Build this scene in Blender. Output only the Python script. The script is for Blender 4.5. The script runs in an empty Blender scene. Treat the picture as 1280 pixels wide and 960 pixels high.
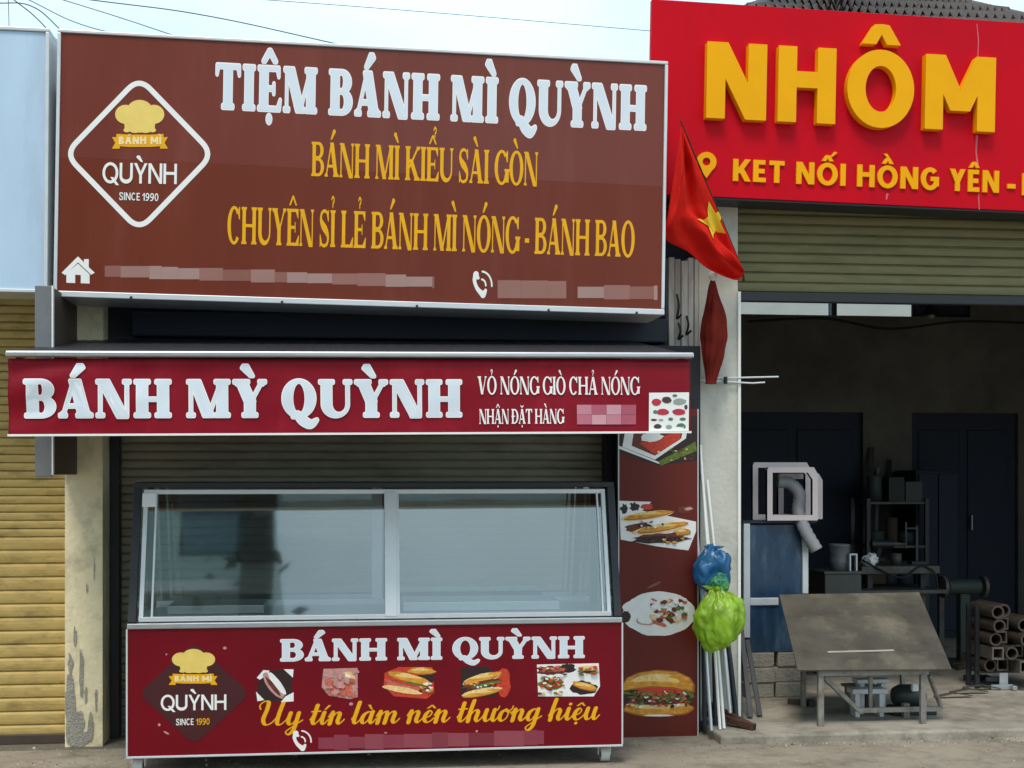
import bpy, bmesh, math, random, unicodedata
from mathutils import Vector, Matrix, noise
from mathutils.geometry import delaunay_2d_cdt

S = bpy.context.scene
COL = S.collection
R = math.radians
rnd = random.Random(7)

# ------------------------------------------------------------------ camera
EYE = 1.55
FPX = 1700.0
TH = R(7.0)
cam_d = bpy.data.cameras.new('camera')
cam = bpy.data.objects.new('camera', cam_d)
COL.objects.link(cam)
cam.location = (0, 0, EYE)
cam.rotation_euler = (R(90), 0, -TH)
cam_d.sensor_width = 36
cam_d.lens = 36 * FPX / 1280
cam_d.shift_y = 110 / 1280
cam_d.clip_end = 2000
S.camera = cam

# ------------------------------------------------------------------ sky, sun, exposure
SUN_EL, SUN_AZ = R(62), R(-20)          # azimuth measured from the street (-Y) towards +X
w = bpy.data.worlds.new('World')
S.world = w
w.use_nodes = True
nt = w.node_tree
nt.nodes.clear()
sky = nt.nodes.new('ShaderNodeTexSky')
sky.sky_type = 'NISHITA'
sky.sun_disc = False
sky.sun_elevation = SUN_EL
sky.sun_rotation = R(180) - SUN_AZ
sky.air_density = 1.0
sky.dust_density = 2.2
sky.ozone_density = 1.6
tc = nt.nodes.new('ShaderNodeTexCoord')
cn = nt.nodes.new('ShaderNodeTexNoise')
cn.inputs['Scale'].default_value = 1.6
cn.inputs['Detail'].default_value = 7
cr = nt.nodes.new('ShaderNodeValToRGB')
cr.color_ramp.elements[0].position = 0.36
cr.color_ramp.elements[1].position = 0.64
cr.color_ramp.elements[0].color = (0.25, 0.25, 0.25, 1)
cr.color_ramp.elements[1].color = (0.95, 0.95, 0.95, 1)
mx = nt.nodes.new('ShaderNodeMix')
mx.data_type = 'RGBA'
mx.inputs[7].default_value = (8.0, 10.6, 11.9, 1)        # thin bright overcast over the blue
bg = nt.nodes.new('ShaderNodeBackground')
bg.inputs['Strength'].default_value = 0.09
wo = nt.nodes.new('ShaderNodeOutputWorld')
nt.links.new(tc.outputs['Generated'], cn.inputs['Vector'])
nt.links.new(cn.outputs['Fac'], cr.inputs['Fac'])
nt.links.new(cr.outputs['Color'], mx.inputs[0])
nt.links.new(sky.outputs['Color'], mx.inputs[6])
nt.links.new(mx.outputs[2], bg.inputs['Color'])
nt.links.new(bg.outputs['Background'], wo.inputs['Surface'])

sun_d = bpy.data.lights.new('sun', 'SUN')
sun_d.energy = 1.5
sun_d.angle = R(18)
sun_d.color = (1.0, 0.94, 0.84)
sun = bpy.data.objects.new('sun', sun_d)
COL.objects.link(sun)
_dir = Vector((math.sin(SUN_AZ) * math.cos(SUN_EL), -math.cos(SUN_AZ) * math.cos(SUN_EL), math.sin(SUN_EL)))
sun.rotation_euler = _dir.to_track_quat('Z', 'Y').to_euler()
sun.location = _dir * 30

vs = S.view_settings
vs.view_transform = 'Standard'
vs.look = 'None'
vs.gamma = 1
vs.use_curve_mapping = False
vs.exposure = 0.50
S.cycles.max_bounces = 8
S.cycles.transparent_max_bounces = 12
S.cycles.use_denoising = True

# ------------------------------------------------------------------ helpers
def ray(px, py):
    a = (px - 640) / FPX
    return (math.sin(TH) + a * math.cos(TH), math.cos(TH) - a * math.sin(TH), (590 - py) / FPX)

def W(px, py, Y):
    """world point of the photo's pixel on the vertical plane at distance Y from the street"""
    d = ray(px, py)
    t = Y / d[1]
    return Vector((d[0] * t, Y, EYE + d[2] * t))

def lin(c):
    if isinstance(c, str):
        c = tuple(int(c[i:i + 2], 16) for i in (0, 2, 4))
    o = []
    for v in c[:3]:
        v = v / 255
        o.append(v / 12.92 if v <= 0.04045 else ((v + 0.055) / 1.055) ** 2.4)
    return (*o, 1)

MATS = {}
def M(name, col, rough=0.6, metal=0.0, var=0.12, scale=6.0, bump=0.0, bscale=60.0, dirt=None, dirt_amt=0.0,
      dirt_scale=3.0, stretch=(1, 1, 1), spec=0.5, coat=0.0, rvar=0.1, trans=0.0, sss=0.0):
    """procedural Principled surface: base colour with broad mottling, optional dirt patches and fine bump"""
    m = bpy.data.materials.new(name)
    m.use_nodes = True
    n = m.node_tree
    b = n.nodes['Principled BSDF']
    c = lin(col)
    t = n.nodes.new('ShaderNodeTexCoord')
    mp = n.nodes.new('ShaderNodeMapping')
    mp.inputs['Scale'].default_value = stretch
    n.links.new(t.outputs['Object'], mp.inputs['Vector'])
    nz = n.nodes.new('ShaderNodeTexNoise')
    nz.inputs['Scale'].default_value = scale
    nz.inputs['Detail'].default_value = 6
    nz.inputs['Roughness'].default_value = 0.62
    n.links.new(mp.outputs['Vector'], nz.inputs['Vector'])
    rp = n.nodes.new('ShaderNodeValToRGB')
    rp.color_ramp.elements[0].position = 0.28
    rp.color_ramp.elements[1].position = 0.74
    rp.color_ramp.elements[0].color = (*[v * (1 - var) for v in c[:3]], 1)
    rp.color_ramp.elements[1].color = (*[min(1, v * (1 + var)) for v in c[:3]], 1)
    n.links.new(nz.outputs['Fac'], rp.inputs['Fac'])
    out = rp.outputs['Color']
    if dirt is not None:
        nd = n.nodes.new('ShaderNodeTexNoise')
        nd.inputs['Scale'].default_value = dirt_scale
        nd.inputs['Detail'].default_value = 9
        nd.inputs['Roughness'].default_value = 0.68
        n.links.new(mp.outputs['Vector'], nd.inputs['Vector'])
        rd = n.nodes.new('ShaderNodeValToRGB')
        rd.color_ramp.elements[0].position = 0.5
        rd.color_ramp.elements[1].position = 0.68
        rd.color_ramp.elements[0].color = (0, 0, 0, 1)
        rd.color_ramp.elements[1].color = (dirt_amt,) * 3 + (1,)
        n.links.new(nd.outputs['Fac'], rd.inputs['Fac'])
        mixn = n.nodes.new('ShaderNodeMix')
        mixn.data_type = 'RGBA'
        mixn.inputs[7].default_value = lin(dirt)
        n.links.new(rd.outputs['Color'], mixn.inputs[0])
        n.links.new(out, mixn.inputs[6])
        out = mixn.outputs[2]
    n.links.new(out, b.inputs['Base Color'])
    mr = n.nodes.new('ShaderNodeMapRange')
    mr.inputs['To Min'].default_value = max(0.02, rough - rvar)
    mr.inputs['To Max'].default_value = min(1, rough + rvar)
    n.links.new(nz.outputs['Fac'], mr.inputs['Value'])
    n.links.new(mr.outputs['Result'], b.inputs['Roughness'])
    b.inputs['Metallic'].default_value = metal
    b.inputs['Specular IOR Level'].default_value = spec
    b.inputs['Coat Weight'].default_value = coat
    if trans:
        b.inputs['Transmission Weight'].default_value = trans
    if sss:
        b.inputs['Subsurface Weight'].default_value = sss
        b.inputs['Subsurface Radius'].default_value = (0.05, 0.05, 0.05)
    if bump:
        nb = n.nodes.new('ShaderNodeTexNoise')
        nb.inputs['Scale'].default_value = bscale
        nb.inputs['Detail'].default_value = 4
        n.links.new(mp.outputs['Vector'], nb.inputs['Vector'])
        bp = n.nodes.new('ShaderNodeBump')
        bp.inputs['Strength'].default_value = bump
        bp.inputs['Distance'].default_value = 0.02
        n.links.new(nb.outputs['Fac'], bp.inputs['Height'])
        n.links.new(bp.outputs['Normal'], b.inputs['Normal'])
    MATS[name] = m
    return m

class MB:
    """collects shapes and links them as ONE mesh object"""
    def __init__(s):
        s.v = []; s.f = []; s.m = []; s.sm = []
    def add(s, verts, faces, mi=0, smooth=False):
        o = len(s.v)
        s.v += [tuple(p) for p in verts]
        for f in faces:
            s.f.append(tuple(i + o for i in f)); s.m.append(mi); s.sm.append(smooth)
        return s
    def box(s, x0, x1, y0, y1, z0, z1, mi=0, mat=None):
        vs_ = [(x, y, z) for x in (x0, x1) for y in (y0, y1) for z in (z0, z1)]
        if mat is not None:
            vs_ = [mat @ Vector(p) for p in vs_]
        s.add(vs_, [(0, 1, 3, 2), (4, 6, 7, 5), (0, 4, 5, 1), (2, 3, 7, 6), (0, 2, 6, 4), (1, 5, 7, 3)], mi)
        return s
    def bar(s, p0, p1, w_, h_, mi=0, up=(0, 0, 1)):
        """square bar from p0 to p1, w_ wide and h_ deep"""
        p0 = Vector(p0); p1 = Vector(p1)
        d = (p1 - p0); L = d.length; d.normalize()
        u = Vector(up)
        if abs(d.dot(u)) > 0.98:
            u = Vector((0, 1, 0))
        a = d.cross(u).normalized(); b = a.cross(d).normalized()
        vs_ = []
        for q in (p0, p1):
            for sa, sb in ((-1, -1), (1, -1), (1, 1), (-1, 1)):
                vs_.append(q + a * (sa * w_ / 2) + b * (sb * h_ / 2))
        s.add(vs_, [(3, 2, 1, 0), (4, 5, 6, 7), (0, 1, 5, 4), (1, 2, 6, 5), (2, 3, 7, 6), (3, 0, 4, 7)], mi)
        return s
    def tube(s, pts, r, n=10, mi=0, cap=True):
        pts = [Vector(p) for p in pts]
        rs = r if isinstance(r, (list, tuple)) else [r] * len(pts)
        vs_ = []; fs = []
        prev = None
        for i, p in enumerate(pts):
            d = (pts[min(i + 1, len(pts) - 1)] - pts[max(i - 1, 0)]).normalized()
            u = prev if prev is not None else (Vector((0, 0, 1)) if abs(d.z) < 0.9 else Vector((1, 0, 0)))
            a = d.cross(u)
            if a.length < 1e-5:
                a = d.cross(Vector((0, 1, 0)))
            a.normalize(); b = a.cross(d).normalized(); prev = b
            for k in range(n):
                t = 2 * math.pi * k / n
                vs_.append(p + (a * math.cos(t) + b * math.sin(t)) * rs[i])
        for i in range(len(pts) - 1):
            for k in range(n):
                k2 = (k + 1) % n
                fs.append((i * n + k, i * n + k2, (i + 1) * n + k2, (i + 1) * n + k))
        s.add(vs_, fs, mi, True)
        if cap:
            e = (len(pts) - 1) * n
            s.add(vs_[:n], [tuple(reversed(range(n)))], mi)
            s.add(vs_[e:], [tuple(range(n))], mi)
        return s
    def lathe(s, prof, n=24, c=(0, 0, 0), mi=0):
        vs_ = []; fs = []
        for r, z in prof:
            for k in range(n):
                t = 2 * math.pi * k / n
                vs_.append((c[0] + r * math.cos(t), c[1] + r * math.sin(t), c[2] + z))
        for i in range(len(prof) - 1):
            for k in range(n):
                k2 = (k + 1) % n
                fs.append((i * n + k, i * n + k2, (i + 1) * n + k2, (i + 1) * n + k))
        s.add(vs_, fs, mi, True)
        return s
    def grid(s, fn, nu, nv, mi=0, smooth=True):
        vs_ = [fn(i / nu, j / nv) for i in range(nu + 1) for j in range(nv + 1)]
        fs = [(i * (nv + 1) + j, i * (nv + 1) + j + 1, (i + 1) * (nv + 1) + j + 1, (i + 1) * (nv + 1) + j)
              for i in range(nu) for j in range(nv)]
        s.add(vs_, fs, mi, smooth)
        return s
    def tris(s, T, d0, d1, mi=0, xf=None):
        """a flat 2-D shape in the sign plane (x, z), standing from depth d0 to d1 towards the street"""
        V, F = T
        if not F:
            return s
        f = xf or (lambda x, z, d: (x, -d, z))
        n = len(V)
        s.add([f(p[0], p[1], d1) for p in V], [tuple(t) for t in F], mi)
        cnt = {}
        for t in F:
            for a, b in ((t[0], t[1]), (t[1], t[2]), (t[2], t[0])):
                if (b, a) in cnt: del cnt[(b, a)]
                else: cnt[(a, b)] = 1
        vs_ = [f(p[0], p[1], d1) for p in V] + [f(p[0], p[1], d0) for p in V]
        s.add(vs_, [(b, a, a + n, b + n) for a, b in cnt], mi)
        return s
    def build(s, name, mats, parent=None, bevel=0.0, seg=2, fix=False):
        me = bpy.data.meshes.new(name)
        me.from_pydata(s.v, [], s.f)
        if not isinstance(mats, (list, tuple)):
            mats = [mats]
        for m in mats:
            me.materials.append(m)
        me.polygons.foreach_set('material_index', s.m)
        me.polygons.foreach_set('use_smooth', s.sm)
        me.update()
        if fix:
            bm = bmesh.new(); bm.from_mesh(me)
            bmesh.ops.recalc_face_normals(bm, faces=bm.faces[:]); bm.to_mesh(me); bm.free()
        o = bpy.data.objects.new(name, me)
        COL.objects.link(o)
        if parent is not None:
            o.parent = parent
        if bevel:
            md = o.modifiers.new('bevel', 'BEVEL')
            md.width = bevel; md.segments = seg; md.limit_method = 'ANGLE'; md.angle_limit = R(40)
        return o

def tag(o, label=None, cat=None, group=None, kind=None):
    if label: o['label'] = label
    if cat: o['category'] = cat
    if group: o['group'] = group
    if kind: o['kind'] = kind
    return o

def thing(name, loc, label, cat, group=None, rot=(0, 0, 0)):
    o = bpy.data.objects.new(name, None)
    o.empty_display_size = 0.1
    COL.objects.link(o)
    o.location = loc; o.rotation_euler = rot
    return tag(o, label, cat, group)

def copy_tree(o, parent=None):
    c = o.copy(); COL.objects.link(c)
    if parent is not None: c.parent = parent
    for ch in list(o.children):
        copy_tree(ch, c)
    return c

# ------------------------------------------------------------------ flat shapes: union, difference, growth
def area(p):
    return sum(p[i][0] * p[(i + 1) % len(p)][1] - p[(i + 1) % len(p)][0] * p[i][1] for i in range(len(p))) / 2

def inside(c, p):
    x, y = c; w_ = False; n = len(p)
    for i in range(n):
        (x0, y0), (x1, y1) = p[i], p[i - 1]
        if (y0 > y) != (y1 > y) and x < (x1 - x0) * (y - y0) / (y1 - y0) + x0: w_ = not w_
    return w_

def union(polys, neg=()):
    V = []; faces = []
    pos = [p for p in polys if abs(area(p)) > 1e-10]
    for p in pos + [p for p in neg if abs(area(p)) > 1e-10]:
        q = list(p) if area(p) > 0 else list(reversed(p))
        faces.append(list(range(len(V), len(V) + len(q))))
        V += [Vector((c[0], c[1])) for c in q]
    npos = len(pos)
    r = delaunay_2d_cdt(V, [], faces, 0, 2e-6, True)
    vv = [(p.x, p.y) for p in r[0]]
    out = []
    src = [[tuple(V[i]) for i in f] for f in faces]
    for t, o in zip(r[2], r[5]):
        if not o: continue
        a = area([vv[i] for i in t])
        if abs(a) < 1e-13: continue
        c = (sum(vv[i][0] for i in t) / 3, sum(vv[i][1] for i in t) / 3)
        o = [k for k in o if inside(c, src[k])]
        if not o or any(k >= npos for k in o): continue
        out.append(tuple(t) if a > 0 else tuple(reversed(t)))
    return vv, out

def boundary(T):
    V, F = T
    cnt = {}
    for t in F:
        for a, b in ((t[0], t[1]), (t[1], t[2]), (t[2], t[0])):
            if (b, a) in cnt: del cnt[(b, a)]
            else: cnt[(a, b)] = 1
    return list(cnt)

def grow(T, r, n=8):
    V, F = T
    P = [[V[i] for i in t] for t in F]
    for a, b in boundary(T):
        (x0, y0), (x1, y1) = V[a], V[b]
        t = math.atan2(y1 - y0, x1 - x0)
        q = []
        for k in range(n + 1):
            q.append((x0 + r * math.cos(t + math.pi / 2 + math.pi * k / n), y0 + r * math.sin(t + math.pi / 2 + math.pi * k / n)))
        for k in range(n + 1):
            q.append((x1 + r * math.cos(t - math.pi / 2 + math.pi * k / n), y1 + r * math.sin(t - math.pi / 2 + math.pi * k / n)))
        P.append(q)
    return union(P)

def rect(x0, y0, x1, y1): return [(x0, y0), (x1, y0), (x1, y1), (x0, y1)]
def ell(cx, cy, rx, ry, n=28, rot=0.0):
    c, s_ = math.cos(rot), math.sin(rot)
    return [(cx + rx * math.cos(t) * c - ry * math.sin(t) * s_, cy + rx * math.cos(t) * s_ + ry * math.sin(t) * c)
            for t in [2 * math.pi * k / n for k in range(n)]]
def diag(x0, y0, x1, y1, w_): return [(x0 - w_ / 2, y0), (x0 + w_ / 2, y0), (x1 + w_ / 2, y1), (x1 - w_ / 2, y1)]
def ring(cx, cy, rx, ry, wx, wy, a0=0, a1=360, n=36):
    out = []
    n = max(6, int(n * (a1 - a0) / 360))
    for k in range(n):
        t0 = R(a0 + (a1 - a0) * k / n); t1 = R(a0 + (a1 - a0) * (k + 1) / n)
        out.append([(cx + rx * math.cos(t0), cy + ry * math.sin(t0)), (cx + rx * math.cos(t1), cy + ry * math.sin(t1)),
                    (cx + (rx - wx) * math.cos(t1), cy + (ry - wy) * math.sin(t1)), (cx + (rx - wx) * math.cos(t0), cy + (ry - wy) * math.sin(t0))])
    return out
def catmull(P, n=10, closed=False):
    out = []
    m = len(P)
    for i in range(m if closed else m - 1):
        if closed: p0, p1, p2, p3 = P[(i - 1) % m], P[i], P[(i + 1) % m], P[(i + 2) % m]
        else: p0, p1, p2, p3 = P[max(i - 1, 0)], P[i], P[i + 1], P[min(i + 2, m - 1)]
        for k in range(n):
            t = k / n
            out.append(tuple(0.5 * (2 * b + (c - a) * t + (2 * a - 5 * b + 4 * c - d) * t * t + (3 * b - a - 3 * c + d) * t ** 3)
                             for a, b, c, d in zip(p0, p1, p2, p3)))
    if not closed: out.append(tuple(P[-1]))
    return out
def ribbon(pts, ws):
    """quads along a centre line with a width at each point; round joints"""
    out = []
    for i in range(len(pts) - 1):
        (x0, y0), (x1, y1) = pts[i][:2], pts[i + 1][:2]
        L = math.hypot(x1 - x0, y1 - y0)
        if L < 1e-7: continue
        nx, ny = -(y1 - y0) / L, (x1 - x0) / L
        a, b = ws[i] / 2, ws[i + 1] / 2
        out.append([(x0 - nx * a, y0 - ny * a), (x1 - nx * b, y1 - ny * b), (x1 + nx * b, y1 + ny * b), (x0 + nx * a, y0 + ny * a)])
        out.append(ell(x0, y0, a, a, 10))
    out.append(ell(pts[-1][0], pts[-1][1], ws[-1] / 2, ws[-1] / 2, 10))
    return out

# ------------------------------------------------------------------ lettering
SERIF_W = dict(A=1.06, B=.95, C=1.0, D=1.05, E=.93, G=1.1, H=1.15, I=.52, K=1.12, L=.92, M=1.38, N=1.08, O=1.08, Q=1.08,
               S=.78, T=.98, U=1.06, V=1.04, Y=1.06)
SANS_W = dict(A=.84, B=.70, C=.76, D=.8, E=.60, G=.86, H=.80, I=.22, K=.78, L=.58, M=1.0, N=.82, O=.94, Q=.94, S=.66, T=.68,
              U=.78, V=.8, Y=.78)
SANS_W.update({'1': .4, '9': .62, '0': .62})
TIMES = dict(S=.255, h=.085, st=.06, sl=.07, serif=1, r=0.0, W=SERIF_W, mv=0, gap=.05, sp=.38)
COOPER = dict(S=.225, h=.085, st=.075, sl=.085, serif=1, r=.035, W=SERIF_W, my=1.15, dy=-.23, mv=0, gap=.17, sp=.42)
SANS = dict(S=.215, h=.19, st=0, sl=0, serif=0, r=0, W=SANS_W, mv=.24, gap=.13, sp=.42)
MONO = dict(S=.135, h=.125, st=0, sl=0, serif=0, r=.012, W=SANS_W, mv=.2, gap=.17, sp=.4)

def glyph(ch, F):
    S_, h, st, sl, sf = F['S'], F['h'], F['st'], F['sl'], F['serif']
    w_ = F['W'].get(ch, .8)
    P = []
    def serif(xa, xb, y, up):
        if not sf: return
        a, b = xa - sl, xb + sl
        if up > 0:
            P.append(rect(a, y, b, y + st)); br = .05
            P.append([(xa - sl * .55, y + st), (xb + sl * .55, y + st), (xb, y + st + br), (xa, y + st + br)])
        else:
            P.append(rect(a, y - st, b, y)); br = .05
            P.append([(xa, y - st - br), (xb, y - st - br), (xb + sl * .55, y - st), (xa - sl * .55, y - st)])
    def stem(x, ww, y0=0, y1=1, s0=True, s1=True):
        P.append(rect(x, y0, x + ww, y1))
        if s0: serif(x, x + ww, y0, 1)
        if s1: serif(x, x + ww, y1, -1)
    hs = h if sf else S_                       # thin stems of the serif faces
    if ch == 'I': stem(sl, S_); w_ = S_ + 2 * sl
    elif ch == 'H':
        stem(sl, S_); stem(w_ - sl - S_, S_); P.append(rect(sl, .46, w_ - sl, .46 + h))
    elif ch == 'N':
        stem(sl, hs, s1=False); stem(w_ - sl - hs, hs, s0=False)
        k = S_ * 1.12
        P.append(diag(w_ - sl - k / 2, 0 if not sf else -.02, sl + k / 2 - (.03 if sf else 0), 1, k))
        if sf: P.append(rect(0, 1 - st, sl + S_ * .8, 1))
    elif ch == 'M':
        mv = F['mv']; mid = w_ / 2
        stem(sl, hs, s1=False); stem(w_ - sl - S_, S_)
        k = S_ * 1.1
        P.append(diag(mid, mv, sl + k / 2, 1, k)); P.append(diag(mid, mv, w_ - sl - (h if sf else k) / 2 - (S_ * .5 if sf else 0), 1, h * 1.3 if sf else k))
        if sf: P.append(rect(0, 1 - st, sl + S_, 1))
    elif ch == 'A':
        t = h * 1.15 if sf else S_ * 1.02
        k = S_ * 1.1
        P.append(diag(sl + t / 2, 0, w_ / 2 - k * .18, 1, t)); P.append(diag(w_ - sl - k / 2, 0, w_ / 2 - (k * .05 if sf else 0), 1, k))
        P.append(rect(w_ * .24, .27, w_ * .74, .27 + h * .95))
        serif(sl, sl + t, 0, 1); serif(w_ - sl - k, w_ - sl, 0, 1)
    elif ch == 'V':
        t = h * 1.15 if sf else S_ * 1.02; k = S_ * 1.1
        P.append(diag(w_ / 2, 0, sl + k / 2, 1, k)); P.append(diag(w_ / 2 + k * .1, 0, w_ - sl - t / 2, 1, t))
        serif(sl, sl + k, 1, -1); serif(w_ - sl - t, w_ - sl, 1, -1)
    elif ch == 'Y':
        t = h * 1.2 if sf else S_ * 1.05; k = S_ * 1.1
        P.append(diag(w_ / 2, .42, sl + k / 2, 1, k)); P.append(diag(w_ / 2 + (k * .15 if sf else 0), .42, w_ - sl - t / 2, 1, t))
        stem(w_ / 2 - S_ / 2, S_, 0, .5, True, False)
        serif(sl, sl + k, 1, -1); serif(w_ - sl - t, w_ - sl, 1, -1)
    elif ch == 'U':
        tr = h * 1.2 if sf else S_
        xl, xr = sl, w_ - sl
        stem(xl, S_, .34, 1, False); stem(xr - tr, tr, .34, 1, False)
        n = 18; hb = h * 1.25 + .02
        for k in range(n):
            t0, t1 = math.pi + math.pi * k / n, math.pi + math.pi * (k + 1) / n
            def o(t): return ((xl + xr) / 2 + (xr - xl) / 2 * math.cos(t), .34 + .355 * math.sin(t))
            def i(t): return ((xl + S_ + xr - tr) / 2 + (xr - tr - xl - S_) / 2 * math.cos(t), .34 + (.355 - hb) * math.sin(t))
            P.append([o(t0), o(t1), i(t1), i(t0)])
    elif ch == 'K':
        stem(sl, S_)
        t = h * 1.5 if sf else S_
        k = S_ * 1.15
        P.append(diag(sl + S_ * .9, .36, w_ - sl - t / 2, 1, t * 1.1)); P.append(diag(w_ - sl - k / 2 + (.02), 0, sl + S_ * 1.35, .62, k))
        serif(w_ - sl - t, w_ - sl, 1, -1); serif(w_ - sl - k, w_ - sl, 0, 1)
    elif ch in 'ELTD':
        if ch == 'T':
            stem(w_ / 2 - S_ / 2, S_, 0, 1, True, False); P.append(rect(.02 if sf else 0, 1 - h, w_ - (.02 if sf else 0), 1))
            if sf:
                q = h + .13
                P.append([(0, 1), (0, 1 - q - .05), (h * .6, 1 - q - .05), (h * 2.2, 1 - h), (h * 2.2, 1)])
                P.append([(w_, 1), (w_, 1 - q - .05), (w_ - h * .6, 1 - q - .05), (w_ - h * 2.2, 1 - h), (w_ - h * 2.2, 1)])
        elif ch == 'D':
            stem(sl, S_)
            P += ring(w_ * .42, .5, w_ * .58, .5, S_, h, -90, 90); P.append(rect(sl, 0, w_ * .43, h)); P.append(rect(sl, 1 - h, w_ * .43, 1))
        else:
            stem(sl, S_)
            P.append(rect(sl, 0, w_ - .03, h))
            if sf:
                q = .2
                P.append([(w_ - .03 - h * 2.4, 0), (w_ - .01, 0), (w_ + .02, h + q), (w_ + .02 - h * .6, h + q), (w_ - .03 - h * 2.4, h)])
            if ch == 'E':
                P.append(rect(sl, 1 - h, w_ - .06, 1)); P.append(rect(sl, .5 - h / 2, w_ - (.26 if sf else .09), .5 + h / 2))
                if sf:
                    P.append([(w_ - .06 - h * 2.2, 1), (w_ - .05, 1), (w_ - .05, 1 - h - .17), (w_ - .05 - h * .6, 1 - h - .17), (w_ - .06 - h * 2.2, 1 - h)])
                    P.append(rect(w_ - .26 - h * .7, .5 - h / 2 - .1, w_ - .26, .5 + h / 2 + .1))
    elif ch == 'B':
        stem(sl, S_)
        r1, r2 = w_ * .40, w_ * .46
        b1, b2 = w_ - .05 - r1, w_ - r2
        k = S_ * .95
        P += ring(b1, .755, r1, .245, k, h, -90, 90); P += ring(b2, .27, r2, .27, k, h, -90, 90)
        P.append(rect(sl, 1 - h, b1 + .01, 1)); P.append(rect(sl, .51, b1 + .01, .51 + h * .9)); P.append(rect(sl, .54 - h, b2 + .01, .54)); P.append(rect(sl, 0, b2 + .01, h))
    elif ch in 'OQ0':
        P += ring(w_ / 2, .5, w_ / 2, .52, S_ if ch != '0' else S_ * .9, h, 0, 360, 48)
        if ch == 'Q':
            if sf:
                P += ribbon(catmull([(w_ * .30, -.02), (w_ * .45, .02), (w_ * .62, -.13), (w_ * .86, -.24), (w_ * 1.06, -.12)], 8),
                            [h * .9 + (S_ * .75 - h * .9) * math.sin(math.pi * min(1, i / 32)) for i in range(33)])
            else:
                P.append(diag(w_ * .96, -.10, w_ * .60, .28, S_ * 1.15))
    elif ch in 'CG':
        P += ring(w_ / 2, .5, w_ / 2, .52, S_, h, 42 if ch == 'C' else 45, 318 if ch == 'C' else 335, 48)
        if sf:
            P.append([(w_ * .93, 1.0), (w_ * .86, 1.0), (w_ * .76, .86), (w_ * .86, .66), (w_ * .93, .66)])
            if ch == 'G':
                P.append(rect(w_ - S_ * 1.05, .06, w_ - .0, .44)); serif(w_ - S_ * 1.05, w_, .46, -1)
        elif ch == 'G':
            P.append(rect(w_ * .54, .40, w_ * .98, .40 + h)); P.append(rect(w_ * .98 - S_, .17, w_ * .98, .55))
    elif ch == 'S':
        hh = h if sf else h * .96
        pts = catmull([(w_ * .86, .76), (w_ * .72, .93), (w_ * .46, 1.015 - hh / 2), (w_ * .20, .90), (w_ * .15, .72), (w_ * .34, .575), (w_ * .64, .45),
                       (w_ * .84, .29), (w_ * .79, .105), (w_ * .50, hh / 2 - .015), (w_ * .24, .07), (w_ * .09, .25)], 6)
        n = len(pts)
        ws = []
        for i in range(n):
            u = i / (n - 1)
            ws.append(hh + (S_ * 1.0 - hh) * math.exp(-((u - .5) / .17) ** 2))
        P += ribbon(pts, ws)
        if sf:
            P.append([(w_ * .90, 1.0), (w_ * .84, 1.0), (w_ * .70, .9), (w_ * .84, .68), (w_ * .90, .68)])
            P.append([(w_ * .05, 0.0), (w_ * .11, 0.0), (w_ * .27, .1), (w_ * .11, .34), (w_ * .05, .34)])
    elif ch == '1':
        P.append(rect(w_ - S_, 0, w_, 1)); P.append([(0, .72), (w_ - S_ * .5, 1), (w_ - S_ * .5, 1 - S_ * 1.3), (0, .72 - S_ * .7)])
    elif ch == '9':
        P += ring(w_ / 2, .68, w_ / 2, .34, S_ * .9, h, 0, 360); P += ribbon(catmull([(w_ - S_ * .45, .66), (w_ - S_ * .5, .4), (w_ * .55, .08), (w_ * .15, .06)], 6), [h] * 19)
    elif ch == '-': P.append(rect(0, .30, .34, .30 + max(h, .12))); w_ = .34
    return P, w_

def marks(ch, cs, F, w_):
    """diacritics of one capital"""
    P = []
    t = max(F['h'], .085)
    y0 = F.get('my', 1.09)
    cx = w_ / 2
    circ = '\u0302' in cs
    if circ:
        a = .30 if F['serif'] else .27
        tc_ = t; t = min(t, .15)
        n_ = min(.13, t * .9)
        P += [[(cx - a, y0), (cx - a + t * 1.3, y0), (cx, y0 + .26 - n_), (cx, y0 + .27), (cx - t * .7, y0 + .26)],
              [(cx + a, y0), (cx + a - t * 1.3, y0), (cx, y0 + .26 - n_), (cx, y0 + .27), (cx + t * .7, y0 + .26)]]
        t = tc_
    if '\u0306' in cs:
        P += ring(cx, y0 + .2, .25, .2, t, t, 195, 345)
    if '\u0301' in cs:
        if circ: P.append([(cx + .12, y0 + .22), (cx + .20, y0 + .20), (cx + .44, y0 + .40), (cx + .30, y0 + .45)])
        else: P.append([(cx - .12, y0 - .01), (cx - .02, y0 - .01), (cx + .27, y0 + .22), (cx + .22, y0 + .29), (cx + .07, y0 + .29)])
    if '\u0300' in cs:
        if circ: P.append([(cx + .12, y0 + .22), (cx + .02, y0 + .22), (cx - .20, y0 + .45), (cx - .04, y0 + .46)])
        else: P.append([(cx + .12, y0 - .01), (cx + .02, y0 - .01), (cx - .27, y0 + .22), (cx - .22, y0 + .29), (cx - .07, y0 + .29)])
    if '\u0309' in cs:
        ox, oy = (cx + .16, y0 + .22) if circ else (cx - .02, y0)
        P += ribbon(catmull([(ox - .09, oy + .20), (ox - .02, oy + .27), (ox + .08, oy + .23), (ox + .07, oy + .14), (ox, oy + .09), (ox, oy + .0)], 5), [t * .8] * 26)
    if '\u0323' in cs:
        P.append(ell(cx, F.get('dy', -.17), .085, .085, 16))
    return P

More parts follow.
